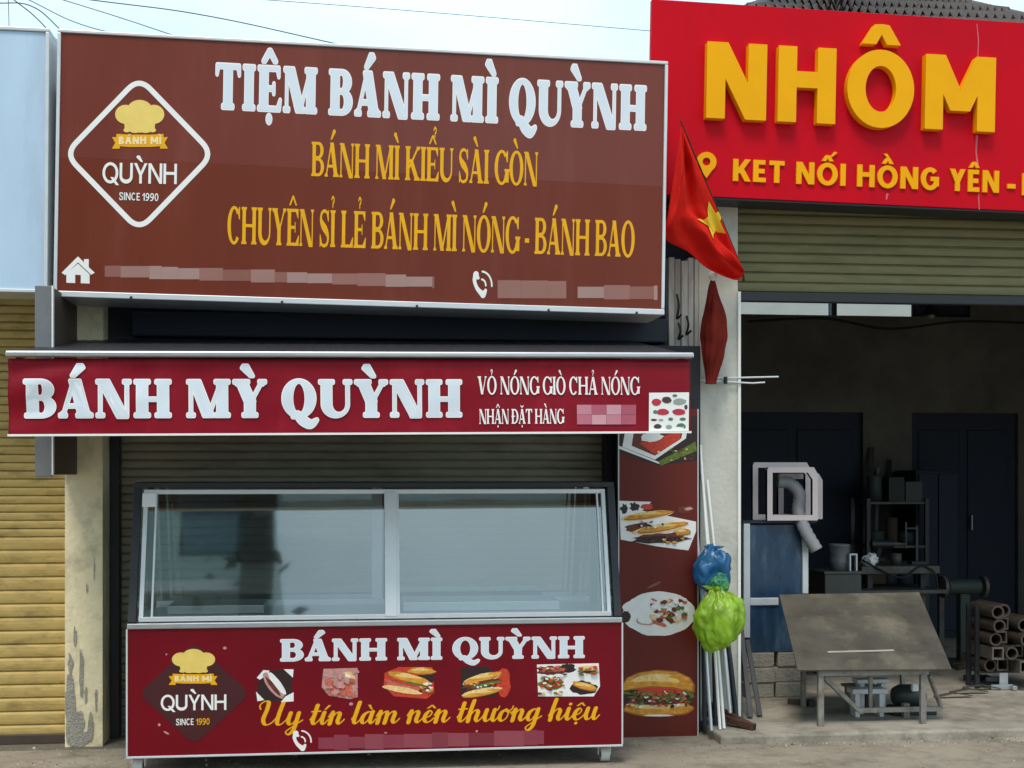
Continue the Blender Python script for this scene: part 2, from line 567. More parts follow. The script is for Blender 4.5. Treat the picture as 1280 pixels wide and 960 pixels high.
def layout(text, F):
    """polygons of each capital of a line, cap height 1"""
    x = 0; P = []; neg = []
    for c in text:
        if c == ' ':
            x += F['sp']; continue
        if c in 'Đ':
            base, cs = 'D', ''
        else:
            d = unicodedata.normalize('NFD', c); base, cs = d[0], d[1:]
        g, w_ = glyph(base, F)
        if c == 'Đ': g.append(rect(-.02, .46, w_ * .5, .46 + max(F['h'], .08)))
        P.append([[(a + x, b) for a, b in p] for p in g + marks(base, cs, F, w_)])
        x += w_ + F['gap']
    return P

# joined script hand: centre lines, x-height 1
SCRIPT = {
 'U': (1.95, [[(.0, 1.35), (-.12, 1.7), (.12, 2.02), (.42, 1.95), (.44, 1.3), (.36, .5), (.62, .02), (1.05, .25), (1.35, 1.0), (1.46, 2.0)], [(1.46, 2.0), (1.36, 1.0), (1.38, .2), (1.62, .0), (1.95, .38)]]),
 'u': (1.15, [[(.0, .38), (.18, 1.0)], [(.2, 1.0), (.17, .35), (.35, .0), (.62, .3), (.76, 1.0)], [(.76, 1.0), (.73, .3), (.9, .0), (1.15, .38)]]),
 'y': (1.15, [[(.0, .38), (.18, 1.0)], [(.2, 1.0), (.17, .35), (.35, .0), (.62, .3), (.76, 1.0)], [(.76, 1.0), (.74, .2), (.68, -.5), (.42, -.85), (.2, -.62), (.45, -.3), (1.15, .38)]]),
 'i': (.6, [[(.0, .38), (.2, 1.0)], [(.2, 1.0), (.18, .3), (.35, .0), (.6, .38)]]),
 't': (.66, [[(.0, .38), (.22, 1.0)], [(.26, 1.62), (.22, .8), (.2, .25), (.38, .0), (.66, .38)], [(-.02, 1.08), (.56, 1.12)]]),
 'n': (1.12, [[(-.02, .6), (.1, .95), (.2, .9)], [(.2, 1.0), (.18, .0)], [(.18, .15), (.34, .75), (.58, 1.0), (.72, .8), (.68, .25), (.85, .0), (1.12, .38)]]),
 'm': (1.66, [[(-.02, .6), (.1, .95), (.2, .9)], [(.2, 1.0), (.18, .0)], [(.18, .15), (.34, .75), (.56, 1.0), (.7, .8), (.68, .0)], [(.68, .15), (.86, .75), (1.08, 1.0), (1.24, .8), (1.2, .25), (1.38, .0), (1.66, .38)]]),
 'l': (.62, [[(.0, .38), (.28, 1.2), (.3, 1.75)], [(.26, 1.82), (.2, .9), (.18, .25), (.36, .0), (.62, .38)]]),
 'h': (1.14, [[(.0, .38), (.22, 1.2), (.3, 1.75)], [(.26, 1.82), (.18, .9), (.18, .0)], [(.18, .15), (.34, .75), (.58, 1.0), (.74, .8), (.7, .25), (.87, .0), (1.14, .38)]]),
 'a': (1.08, [[(.68, .82), (.48, 1.0), (.18, .75), (.1, .3), (.28, .0), (.52, .25), (.7, .95)], [(.72, 1.0), (.68, .3), (.84, .0), (1.08, .38)]]),
 'e': (.8, [[(.0, .38), (.4, .5), (.56, .8), (.4, 1.0), (.18, .75), (.12, .3), (.34, .0), (.58, .1), (.8, .38)]]),
 'o': (.9, [[(.42, 1.0), (.16, .75), (.1, .3), (.3, .0), (.58, .25), (.64, .7), (.42, 1.0), (.6, .8), (.9, .75)]]),
 'g': (1.08, [[(.68, .82), (.48, 1.0), (.18, .75), (.1, .3), (.28, .0), (.52, .25), (.7, .95)], [(.72, 1.0), (.68, .1), (.62, -.5), (.36, -.85), (.14, -.62), (.4, -.3), (1.08, .38)]]),
}
def script_layout(text, wmin=.10, wmax=.30, slant=.22):
    x = 0; P = []
    for c in text:
        if c == ' ':
            x += .52; continue
        d = unicodedata.normalize('NFD', c); base, cs = d[0], d[1:]
        w_, st = SCRIPT[base]
        L = [list(s_) for s_ in st]
        top = 1.25
        cx = .38 if base in 'ueoa' else (.2 if base == 'i' else .45)
        Q = []
        for s_ in L:
            pts = catmull(s_, 7) if len(s_) > 2 else [tuple(s_[0]), tuple(((s_[0][0] + s_[1][0]) / 2, (s_[0][1] + s_[1][1]) / 2)), tuple(s_[1])]
            ws = []
            for i in range(len(pts)):
                a, b = pts[max(i - 1, 0)], pts[min(i + 1, len(pts) - 1)]
                L_ = math.hypot(b[0] - a[0], b[1] - a[1]) or 1
                dn = max(0, -(b[1] - a[1]) / L_)
                ws.append(wmin + (wmax - wmin) * dn ** 1.5)
            if base == 't' and s_[0][1] == 1.08: ws = [.12] * len(pts)
            for _ in range(2):
                ws = [ws[0]] + [(ws[i - 1] + ws[i] * 2 + ws[i + 1]) / 4 for i in range(1, len(ws) - 1)] + [ws[-1]]
            Q += ribbon(pts, ws)
        if base == 'i' and not ('\u0301' in cs or '\u0300' in cs): Q.append(ell(.24, 1.38, .13, .13, 14))
        if '\u0301' in cs: Q.append([(cx - .06, 1.25), (cx + .06, 1.22), (cx + .34, 1.6), (cx + .16, 1.64)])
        if '\u0300' in cs: Q.append([(cx + .3, 1.2), (cx + .18, 1.2), (cx - .12, 1.58), (cx + .06, 1.62)])
        if '\u0302' in cs: Q += [diag(cx - .2, 1.2, cx + .08, 1.5, .17), diag(cx + .32, 1.2, cx + .06, 1.5, .17)]
        if '\u0323' in cs: Q.append(ell(cx, -.3, .12, .12, 14))
        if '\u031b' in cs:
            hx = .78 if base == 'u' else .62
            Q += ribbon(catmull([(hx, .9), (hx + .2, 1.0), (hx + .26, 1.28)], 5), [.1] * 11)
        P.append([[(a + slant * b + x, b) for a, b in p] for p in Q])
        x += w_
    return P

def bbox(P):
    xs = [a for p in P for a, b in p]; ys = [b for p in P for a, b in p]
    return min(xs), max(xs), min(ys), max(ys)

class Board:
    """an upright flat board: local x along it, local z up, the face looking to the street (-y)"""
    def __init__(s, name, origin, tilt, label, cat, back=0.0):
        s.o = Vector(origin); s.a = tilt
        s.root = thing(name, origin, label, cat, rot=(0, tilt, 0))
        s.cache = {}
    def L(s, px, py):
        w_ = W(px, py, s.o.y)
        dx, dz = w_.x - s.o.x, w_.z - s.o.z
        c, n = math.cos(s.a), math.sin(s.a)
        return (dx * c - dz * n, dx * n + dz * c)
    def fit(s, P, xl, yl, xr, yr, cap, F=None):
        """scale unit lettering so that it runs from (xl, yl) to (xr, yr) on its baseline, cap pixels tall"""
        a = s.L(xl, yl); b = s.L(xr, yr)
        hgt = s.L(xl, yl - cap)[1] - a[1]
        x0, x1, _, _ = bbox(P)
        sx = (b[0] - a[0]) / (x1 - x0); sl = (b[1] - a[1]) / (b[0] - a[0])
        return lambda p: (a[0] + (p[0] - x0) * sx, a[1] + p[1] * hgt + (p[0] - x0) * sx * sl), sx, hgt
    def text(s, txt, F, xl, yl, xr, yr, cap, mat, parent, d0=0.0, d1=0.0010, rim=None, rim_mat=None, script=False, name='lettering'):
        P = script_layout(txt) if script else layout(txt, F)
        mb = MB(); mats = [mat] + ([rim_mat] if rim else [])
        s.letters(mb, P, 0 if script else F['r'], rim, xl, yl, xr, yr, cap, d0, d1)
        return mb.build(name, mats, parent)
    def letters(s, mb, P, r, rim, xl, yl, xr, yr, cap, d0, d1, xf=None):
        """each letter flattened, rounded and laid on the board, with a paler rim if wanted"""
        raw = [union(g) for g in P]
        body = [grow(t, r, 6) for t in raw] if r > 0 else raw
        rims = [grow(t, r + rim, 6) for t in raw] if rim else []
        fn, sx, hgt = s.fit([t[0] for t in (rims or body)], xl, yl, xr, yr, cap)
        for i, t in enumerate(body):
            e = .00025 * (i % 2)
            T = ([fn(p) for p in t[0]], t[1])
            if rim:
                mb.tris(([fn(p) for p in rims[i][0]], rims[i][1]), d0, d1 + e, 1, xf)
                mb.tris(T, d1, d1 + .0006 + e, 0, xf)
            else:
                mb.tris(T, d0, d1 + e, 0, xf)
    def shape(s, polys, neg, mat, parent, name, d0=0.0, d1=0.0015):
        """polygons given in photo pixels on this board"""
        T = union([[s.L(*p) for p in q] for q in polys], [[s.L(*p) for p in q] for q in neg])
        return MB().tris(T, d0, d1).build(name, mat, parent)

# ================================================================== materials
m_road = M('road dust', '968a7a', .9, var=.22, scale=1.3, bump=.5, bscale=45, dirt='a39a8a', dirt_amt=.7, dirt_scale=1.1)
m_slab = M('worn concrete', 'a0988a', .85, var=.2, scale=2.2, bump=.3, bscale=40, dirt='6c665c', dirt_amt=.6, dirt_scale=2.5)
m_cream = M('cream plaster', 'efe1ba', .85, var=.10, scale=5, bump=.25, bscale=30, dirt='857b63', dirt_amt=.6, dirt_scale=3.2)
m_bare = M('bare render', 'a19c90', .95, var=.2, scale=20, bump=.6, bscale=80)
m_white_wall = M('white plaster', 'c9c7bc', .85, var=.08, scale=4, bump=.2, bscale=30, dirt='98958a', dirt_amt=.5, dirt_scale=2.5)
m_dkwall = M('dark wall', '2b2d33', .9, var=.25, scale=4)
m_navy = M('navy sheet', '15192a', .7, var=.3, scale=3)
m_room = M('dim room wall', '5f5b55', .95, var=.35, scale=2.0)  # dimness of the deep room put into the wall colour
m_roomblue = M('navy door paint', '141d30', .7, var=.35, scale=4)
m_shut_y = M('mustard shutter paint', 'c0a562', .6, var=.16, scale=9, dirt='5e4c28', dirt_amt=.55, dirt_scale=4, stretch=(1, 1, 3))
m_shut_o = M('olive shutter paint', '7b7550', .6, var=.16, scale=7, dirt='5d5a3a', dirt_amt=.5, dirt_scale=3, stretch=(.6, 1, 3))
m_shut_g = M('grey green shutter paint', '9a937d', .6, var=.15, scale=7, dirt='575243', dirt_amt=.5, dirt_scale=3, stretch=(.6, 1, 3))
m_alu = M('brushed aluminium', 'c2c5c8', .38, metal=.85, var=.08, scale=14, stretch=(1, 1, 6))
m_alu_w = M('white aluminium', 'd5d8da', .4, metal=.25, var=.06, scale=10)
m_steel = M('galvanised steel', 'a2a5a6', .45, metal=.8, var=.2, scale=18)
m_rust = M('rusty steel', '5a3a2c', .85, metal=.2, var=.4, scale=30, bump=.4)
m_dkmetal = M('dark painted metal', '24252a', .5, var=.2, scale=12)
m_brownbox = M('brown painted tin', '4a3c33', .6, var=.2, scale=8)
m_brown = M('brown print', '70301f', .36, var=.10, scale=1.2, bump=.08, bscale=2.5, rvar=.08, spec=.22, dirt='7d4134', dirt_amt=.35, dirt_scale=2.2, stretch=(2.2, 1, .35))
m_crimson = M('crimson print', '720014', .42, var=.14, scale=2, bump=.04, bscale=6, spec=.25)
m_cloth = M('crimson banner cloth', '84001a', .5, var=.12, scale=3, spec=.25, dirt='9a2036', dirt_amt=.3, dirt_scale=3, stretch=(1.5, 1, .5))
m_red = M('red composite panel', 'c60019', .5, var=.06, scale=1.5, dirt='b3001e', dirt_amt=.7, dirt_scale=1.1, stretch=(1, 1, .4), spec=.12)
m_maroon = M('maroon print', '651f15', .45, var=.06, spec=.3, scale=2)
m_darkdia = M('dark maroon print', '451419', .4, var=.08, scale=4)
m_letter = M('pale blue letter vinyl', 'dae3ec', .5, var=.03, scale=3)
m_rim = M('white letter rim', 'f6efed', .5, var=.02)
m_white = M('white vinyl', 'efeeea', .45, var=.03)
m_shade = M('dark letter shadow print', '43201c', .5, var=.05)
m_gold = M('golden yellow vinyl', 'edac16', .5, var=.08, scale=8, spec=.2)
m_gold_l = M('light gold vinyl', 'efcf6c', .45, var=.08, scale=12)
m_cream_v = M('cream vinyl', 'f3dfa5', .45, var=.05)
m_yellow = M('yellow acrylic', 'f2aa00', .5, var=.05, scale=3, spec=.15)
m_bluesign = M('pale blue sheet', 'b9d0e6', .4, var=.07, scale=2, stretch=(2, 1, .4), dirt='9db0bf', dirt_amt=.45, dirt_scale=2.5)
m_black = M('black rubber', '121214', .7, var=.2)
m_tile = M('grey roof tile', '5b5350', .8, var=.35, scale=9, bump=.3)
m_eave = M('white eave board', 'c9c9c6', .7)
m_flag = M('red flag cloth', 'd8231a', .9, var=.12, scale=8, spec=.1, bump=.15, bscale=180)
m_star = M('yellow star cloth', 'f1c624', .7, var=.06, scale=8)
m_dim = M('dim grimy steel', '57544f', .6, metal=.4, var=.35, scale=14, dirt='4a3a2e', dirt_amt=.6, dirt_scale=9)  # steel darkened to carry the dim interior, with dirt patches
m_stand = M('worn welded steel', '8f8b84', .55, metal=.35, var=.25, scale=16, dirt='5c4636', dirt_amt=.7, dirt_scale=12)
m_furl = M('maroon furled cloth', '6e2018', .85, var=.3, scale=10, spec=.15, bump=.2, bscale=120)

def glass(name, tint, refl=.10, rough=.0, dens=1.0):
    """thin pane: sees through with a tint, mirrors the street by angle"""
    m = bpy.data.materials.new(name); m.use_nodes = True
    n = m.node_tree; n.nodes.clear()
    out = n.nodes.new('ShaderNodeOutputMaterial')
    tr = n.nodes.new('ShaderNodeBsdfTransparent'); tr.inputs[0].default_value = (*tint, 1)
    gl = n.nodes.new('ShaderNodeBsdfGlossy'); gl.inputs['Roughness'].default_value = rough; gl.inputs[0].default_value = (.90, .95, .93, 1)
    fr = n.nodes.new('ShaderNodeFresnel'); fr.inputs[0].default_value = 1.5
    ad = n.nodes.new('ShaderNodeMath'); ad.operation = 'ADD'; ad.use_clamp = True; ad.inputs[1].default_value = refl
    mx_ = n.nodes.new('ShaderNodeMixShader')
    tcn = n.nodes.new('ShaderNodeTexCoord')
    nz = n.nodes.new('ShaderNodeTexNoise'); nz.inputs['Scale'].default_value = 2.2; nz.inputs['Detail'].default_value = 2
    bp = n.nodes.new('ShaderNodeBump'); bp.inputs['Strength'].default_value = .025; bp.inputs['Distance'].default_value = .02
    n.links.new(tcn.outputs['Object'], nz.inputs['Vector']); n.links.new(nz.outputs['Fac'], bp.inputs['Height'])
    n.links.new(bp.outputs['Normal'], gl.inputs['Normal'])
    n.links.new(fr.outputs[0], ad.inputs[0]); n.links.new(ad.outputs[0], mx_.inputs[0])
    n.links.new(tr.outputs[0], mx_.inputs[1]); n.links.new(gl.outputs[0], mx_.inputs[2])
    n.links.new(mx_.outputs[0], out.inputs['Surface'])
    return m
m_glass = glass('display glass', (.84, .89, .88), .20, .03)
m_glass_in = glass('inner glass', (.72, .82, .85), .10, .02)
m_frost = M('frosted skylight pane', 'dfe6ec', .5, var=.05, trans=.85)
m_blueglass = M('blue film glass', '23405c', .3, var=.4, scale=6, dirt='6f8796', dirt_amt=.35, dirt_scale=5, stretch=(2, 1, .6))

# ================================================================== ground
def weathered_ground(m, crack=.5, crack_scale=.55, speck='c9c2b2', speck_amt=.5):
    """adds hairline cracks and light grit to a concrete surface"""
    n = m.node_tree; b = n.nodes['Principled BSDF']
    src = b.inputs['Base Color'].links[0].from_socket
    tcn = n.nodes.new('ShaderNodeTexCoord')
    nz = n.nodes.new('ShaderNodeTexNoise'); nz.inputs['Scale'].default_value = 2.3; nz.inputs['Detail'].default_value = 6
    mv = n.nodes.new('ShaderNodeMix'); mv.data_type = 'RGBA'; mv.inputs[0].default_value = .35
    n.links.new(tcn.outputs['Object'], nz.inputs['Vector']); n.links.new(tcn.outputs['Object'], mv.inputs[6]); n.links.new(nz.outputs['Color'], mv.inputs[7])
    vo = n.nodes.new('ShaderNodeTexVoronoi'); vo.feature = 'DISTANCE_TO_EDGE'; vo.inputs['Scale'].default_value = crack_scale * 3
    n.links.new(mv.outputs[2], vo.inputs['Vector'])
    r1 = n.nodes.new('ShaderNodeValToRGB'); r1.color_ramp.elements[0].position = .0; r1.color_ramp.elements[1].position = .014
    r1.color_ramp.elements[0].color = (crack,) * 3 + (1,); r1.color_ramp.elements[1].color = (0, 0, 0, 1)
    n.links.new(vo.outputs['Distance'], r1.inputs['Fac'])
    m1 = n.nodes.new('ShaderNodeMix'); m1.data_type = 'RGBA'; m1.inputs[7].default_value = lin('3d372f')
    n.links.new(r1.outputs['Color'], m1.inputs[0]); n.links.new(src, m1.inputs[6])
    ns = n.nodes.new('ShaderNodeTexNoise'); ns.inputs['Scale'].default_value = 95; ns.inputs['Detail'].default_value = 3
    n.links.new(tcn.outputs['Object'], ns.inputs['Vector'])
    r2 = n.nodes.new('ShaderNodeValToRGB'); r2.color_ramp.elements[0].position = .60; r2.color_ramp.elements[1].position = .70
    r2.color_ramp.elements[0].color = (0, 0, 0, 1); r2.color_ramp.elements[1].color = (speck_amt,) * 3 + (1,)
    n.links.new(ns.outputs['Fac'], r2.inputs['Fac'])
    m2 = n.nodes.new('ShaderNodeMix'); m2.data_type = 'RGBA'; m2.inputs[7].default_value = lin(speck)
    n.links.new(r2.outputs['Color'], m2.inputs[0]); n.links.new(m1.outputs[2], m2.inputs[6])
    nd = n.nodes.new('ShaderNodeTexNoise'); nd.inputs['Scale'].default_value = 3.1; nd.inputs['Detail'].default_value = 8; nd.inputs['Roughness'].default_value = .7
    n.links.new(tcn.outputs['Object'], nd.inputs['Vector'])
    r3 = n.nodes.new('ShaderNodeValToRGB'); r3.color_ramp.elements[0].position = .48; r3.color_ramp.elements[1].position = .66
    r3.color_ramp.elements[0].color = (0, 0, 0, 1); r3.color_ramp.elements[1].color = (.65, .65, .65, 1)
    n.links.new(nd.outputs['Fac'], r3.inputs['Fac'])
    m3 = n.nodes.new('ShaderNodeMix'); m3.data_type = 'RGBA'; m3.inputs[7].default_value = lin('5a5146')
    n.links.new(r3.outputs['Color'], m3.inputs[0]); n.links.new(m2.outputs[2], m3.inputs[6])
    n.links.new(m3.outputs[2], b.inputs['Base Color'])
    return m
weathered_ground(m_road, .22); weathered_ground(m_slab, .2, .4, 'bdb5a6', .35)
def ground():
    mb = MB()
    mb.add([(-120, -60, 0), (120, -60, 0), (120, 160, 0), (-120, 160, 0)], [(0, 1, 2, 3)])
    tag(mb.build('road', m_road), kind='structure')
    mb = MB().box(2.12, 9.0, 7.53, 12.6, -.2, .05)
    tag(mb.build('workshop_floor', m_slab, bevel=.014), kind='structure')
    mb = MB().box(-6.0, 1.58, 7.84, 8.6, -.2, .006)
    tag(mb.build('pavement', weathered_ground(M('stained concrete', '6c6559', .9, var=.25, scale=3, bump=.4, bscale=30)), bevel=.004), kind='structure')
    # loose grit and bits of litter along the kerb and the walls
    mb = MB(); r_ = random.Random(31)
    for i in range(900):
        x = r_.uniform(-2.6, 5.2); y = r_.choice((r_.gauss(7.47, .05), r_.gauss(7.75, .10) if x < 2.0 else r_.gauss(7.45, .04), r_.uniform(6.7, 7.5)))
        if x > 2.08 and y > 7.52: continue
        z = .006 if (x < 1.58 and y > 7.84) else 0
        s_ = r_.uniform(.002, .007) * (2 if r_.random() < .05 else 1); a = r_.uniform(0, 3)
        c, n = math.cos(a) * s_, math.sin(a) * s_
        mb.add([(x + c, y + n, z - .001), (x - n, y + c, z - .001), (x - c, y - n, z - .001), (x + n, y - c, z - .001), (x + c * .2, y + n * .2, z + s_ * .9)],
               [(0, 1, 4), (1, 2, 4), (2, 3, 4), (3, 0, 4)], i % 3)
    tag(mb.build('gravel', [M('grit', '8a8072', .9), M('dark grit', '4c463e', .9), M('pale grit', 'bdb6a8', .9)]), 'fine grit scattered on the road along the kerb', 'gravel', kind='stuff')
ground()

# ================================================================== roller shutters
def shutter_mesh(x0, x1, y, zs, mat, name, parent, bulge=.012):
    """slatted curtain: zs = heights of the slat joints from the bottom up"""
    prof = []
    for a, b in zip(zs[:-1], zs[1:]):
        p = b - a
        for t, d in ((0, -.2), (.045, -1.2), (.10, -1.1), (.15, .45), (.34, .8), (.6, 1.0), (.84, .85), (.93, .5)):
            prof.append((y - bulge * d + .0015 * noise.noise((a * 7, x0, t)), a + p * t + .0012 * noise.noise((a * 31, x1, 0))))
    prof.append((y, zs[-1]))
    n = len(prof); mb = MB()
    v = [(x0, a, b) for a, b in prof] + [(x1, a, b) for a, b in prof]
    mb.add(v, [(i, i + n, i + n + 1, i + 1) for i in range(n - 1)], 0, False)
    return mb.build(name, mat, parent, fix=False)

# ------------------------------------------------------------------ bakery building
XL, XR = -1.56, -1.355                                   # left pillar
bk = thing('shop_building', (.4, 8.2, 0), 'single storey shop with a closed grey green shutter, behind the brown sign and awning', 'building')
I = Matrix.Translation((-.4, -8.2, 0))
def rel(o, root):
    """geometry written in world coordinates, hung under a thing"""
    o.matrix_parent_inverse = Matrix.Identity(4)
    o.data.transform(root.matrix_basis.inverted())
    return o
def part(mb, name, mat, root, bevel=0.0, fix=False, seg=2):
    o = mb.build(name, mat, root, bevel=bevel, fix=fix, seg=seg)
    bpy.context.view_layer.update()
    return rel(o, root)

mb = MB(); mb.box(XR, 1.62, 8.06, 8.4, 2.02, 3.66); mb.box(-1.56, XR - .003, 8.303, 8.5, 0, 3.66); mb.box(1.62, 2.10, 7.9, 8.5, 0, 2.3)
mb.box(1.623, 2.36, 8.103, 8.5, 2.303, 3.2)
part(mb, 'wall', m_dkwall, bk)  # dark colour stands in for the shade under the sign
part(MB().box(-1.7, 2.33, 8.1, 12.5, 3.66, 3.76), 'flat_roof', m_dkwall, bk)  # unseen roof slab, added to block light behind the shop
part(MB().box(-1.6, -1.5, 8.503, 12.5, 0, 3.655), 'side_wall', m_dkwall, bk)  # unseen wall of the same light-blocking shell
def pillar():
    mb = MB()
    nz_, nx_ = 60, 8
    # plain tapered-free pillar with slightly uneven faces
    def f(u, v):
        x = XL + (XR - XL) * u; z = 2.62 * v
        return (x, 7.88 + .004 * noise.noise((x * 9, z * 6, 1)), z)
    mb.grid(f, nx_, nz_)
    mb.box(XL, XR, 7.886, 8.3, 0, 2.62)
    return mb
pil = part(pillar(), 'pillar', m_cream, bk)
# flaked patches: bare render showing where the plaster has come off near the foot
def flakes():
    T = []
    for cx, cz, rx, rz, sd in ((-1.535, .24, .030, .17, 1), (-1.50, .12, .045, .10, 2), (-1.47, .42, .012, .12, 3), (-1.42, .10, .018, .08, 4),
                               (-1.53, .48, .014, .05, 5), (-1.445, .30, .008, .05, 6), (-1.39, .26, .007, .07, 7), (-1.505, .62, .010, .05, 8), (-1.48, .05, .05, .05, 9),
                               (-1.44, .9, .004, .03, 10), (-1.40, 1.0, .003, .06, 11)):
        q = []
        for k in range(26):
            t = 2 * math.pi * k / 26
            r_ = 1 + .55 * noise.noise((math.cos(t) * 1.7 + sd * 7, math.sin(t) * 1.7, sd)) + .25 * noise.noise((math.cos(t) * 5 + sd, math.sin(t) * 5, sd))
            q.append((min(max(cx + rx * r_ * math.cos(t), XL + .002), XR - .002), max(.004, cz + rz * r_ * math.sin(t))))
        T.append(q)
    return MB().tris(union(T), 0, .004, xf=lambda x, z, d: (x, 7.876 - d * .4, z))
o = part(flakes(), 'flaked_plaster', m_bare, bk); o.parent = pil; o.matrix_parent_inverse = Matrix.Identity(4)
zs = [0.02 + .050 * i for i in range(42)]
part_ = shutter_mesh(-1.352, 1.618, 8.22, zs, m_shut_g, 'roller_shutter', bk, .008); rel(part_, bk)
for xa, xb_ in ((-1.352, -1.30), (1.56, 1.617)):
    part(MB().box(xa, xb_, 8.10, 8.19, .006, 2.02), 'shutter_guide', m_dkmetal, bk, bevel=.004)
part(MB().box(-1.2, 1.9, 7.9, 8.055, 2.32, 2.46), 'shutter_box', m_navy, bk, bevel=.01)  # navy colour carries the shade of the cavity
# plank cladding beside the sign
mb = MB()
x = 1.93
k = 0
while x < 2.10:
    wd = .036 + .012 * rnd.random()
    mb.box(x, min(x + wd - .004, 2.113), 7.99 + .006 * (k % 2), 8.10, 2.305, 2.84 - .01 * (k % 3)); x += wd; k += 1
part(mb, 'plank_cladding', M('weathered white boards', 'b9b6b0', .85, var=.2, scale=10, dirt='6d6963', dirt_amt=.6, stretch=(3, 1, .5)), bk, bevel=.003)
mb = MB()
for (px, py, py2) in ((846, 368, 398), (858, 395, 418), (848, 404, 424)):
    a = W(px, py, 7.97); b = W(px, py2, 7.97)
    mb.tube(catmull([tuple(a), (a.x + .008, a.y - .02, (a.z + b.z) / 2), tuple(b), (b.x + .02, b.y - .03, b.z + .02)], 6), .007, 8)
part(mb, 'hook', m_black, bk)

# ------------------------------------------------------------------ left neighbour
ln = thing('shuttered_shop', (-2.4, 8, 0), 'shop at the left edge with a mustard yellow roller shutter under a pale blue sign', 'building')
zs = [0.03]
while zs[-1] < 1.14: zs.append(zs[-1] + .0765)
while zs[-1] < 2.55: zs.append(zs[-1] + .047)
rel(shutter_mesh(-4.2, -1.565, 8.02, zs, m_shut_y, 'roller_shutter', ln, .008), ln)
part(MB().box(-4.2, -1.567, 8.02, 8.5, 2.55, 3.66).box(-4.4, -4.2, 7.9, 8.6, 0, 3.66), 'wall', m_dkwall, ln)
part(MB().box(-4.2, -1.57, 7.985, 8.03, .006, .06), 'bottom_rail', m_brownbox, ln, bevel=.004)
part(MB().box(-4.4, -1.71, 8.1, 12.5, 3.663, 3.76), 'flat_roof', m_dkwall, ln)

# ------------------------------------------------------------------ pale blue sign
bl = Board('blank_sign', (-3.3, 7.45, 2.51), R(.4), 'plain pale blue sign board at the left edge, next to the brown sign', 'sign')
c0 = bl.L(62, 36); c1 = bl.L(62, 366)
xr = c0[0]
MB().box(0, xr - .02, 0, .02, .02, c0[1] - .02).build('panel', m_bluesign, bl.root)
mb = MB().box(-.02, xr, -.012, .30, 0, .018).box(-.02, xr, -.012, .30, c0[1] - .018, c0[1]).box(xr - .018, xr, -.012, .30, .02, c0[1] - .02)
mb.build('frame', m_alu_w, bl.root, bevel=.003)

# ------------------------------------------------------------------ hanging duct box between the shops
hb = thing('steel_bracket_box', (-1.56, 7.2, 1.57), 'upright brown box with a bare steel edge, behind the awning end above the cream pillar', 'bracket')
a = W(44, 596, 7.18); b = W(65, 596, 7.18)
z0 = a.z
part(MB().box(a.x + .004, b.x - .004, 7.20, 7.86, z0 + .01, 2.50), 'box', m_brownbox, hb, bevel=.004)
part(MB().box(a.x, b.x, 7.17, 7.20, z0, 2.50), 'front_plate', M('dull tin front', '76797b', .55, metal=.3, var=.2), hb, bevel=.003)
part(MB().box(b.x + .001, b.x + .008, 7.165, 7.195, z0 + .01, 2.50), 'edge_strip', m_white, hb)

# ------------------------------------------------------------------ metal workshop
ws = thing('workshop_building', (4.5, 8.0, 0), 'open fronted dark workshop with an olive shutter half rolled up, under the red sign', 'building')
px0, px1 = 2.117, 2.36
part(MB().box(px0, px1, 8.0, 8.34, .05, 3.25), 'pillar', m_white_wall, ws, bevel=.006)
part(MB().box(px1 - .004, px1 + .014, 7.985, 8.02, .055, 2.64), 'corner_strip', m_white, ws, bevel=.002)
zb = 2.655
zs = [zb + .060 * i for i in range(13)]
rel(shutter_mesh(px1 + .01, 8.9, 8.12, zs, m_shut_o, 'roller_shutter', ws, .008), ws)
part(MB().box(px1 + .01, 8.9, 8.08, 8.14, zb - .06, zb - .002), 'bottom_bar', m_dkmetal, ws, bevel=.006)
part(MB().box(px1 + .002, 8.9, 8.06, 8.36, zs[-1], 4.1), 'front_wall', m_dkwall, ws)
# room
XB = 8.2; YB = 12.3
mb = MB()
d1a, d1b, d2a, d2b = 3.50, 4.84, 5.32, 6.38
t0, t1 = 3.02, 3.19
ta, tb_, tc_, td = 3.38, 4.53, 4.58, 5.90
mb.box(2.2, ta, YB, YB + .2, 2.11, 3.4); mb.box(td, XB, YB, YB + .2, 2.11, 3.4)
mb.box(ta, td, YB, YB + .2, 2.11, t0); mb.box(ta, td, YB, YB + .2, t1, 3.4)
mb.box(2.2, d1a, YB, YB + .2, .05, 2.11); mb.box(d1b, d2a, YB, YB + .2, .05, 2.11); mb.box(d2b, XB, YB, YB + .2, .05, 2.11)
part(mb, 'back_wall', m_room, ws)
part(MB().box(2.18, 2.34, 8.503, YB + .2, .05, 3.4).box(2.10, 2.355, 8.342, 8.50, .05, 3.2), 'side_wall', m_room, ws)
part(MB().box(XB, XB + .2, 8.0, YB + .2, .05, 3.4), 'side_wall', m_room, ws)
part(MB().box(2.18, XB + .2, 8.37, YB + .2, 3.4, 3.5), 'ceiling', m_room, ws)
for (a, b) in ((d1a, d1b), (d2a, d2b)):
    mb = MB().box(a, b, YB + .05, YB + .09, .052, 2.125)
    mb.box(a + .08, (a + b) / 2 - .04, YB + .035, YB + .048, .2, 1.95); mb.box((a + b) / 2 + .04, b - .08, YB + .035, YB + .048, .2, 1.95)
    dr = part(mb, 'door', m_roomblue, ws, bevel=.006)
    mb = MB().tube([((a + b) / 2 + .06, YB - .01, 1.0), ((a + b) / 2 + .06, YB - .01, 1.14)], .012, 8)
    h = part(mb, 'handle', m_steel, ws); h.parent = dr; h.matrix_parent_inverse = Matrix.Identity(4); h.data.transform(Matrix.Identity(4))
tw = part(MB().box(ta, td, YB + .09, YB + .11, t0, t1), 'transom_window', M('clear skylight pane', 'e6eef4', .1, var=.02, trans=1.0), ws)
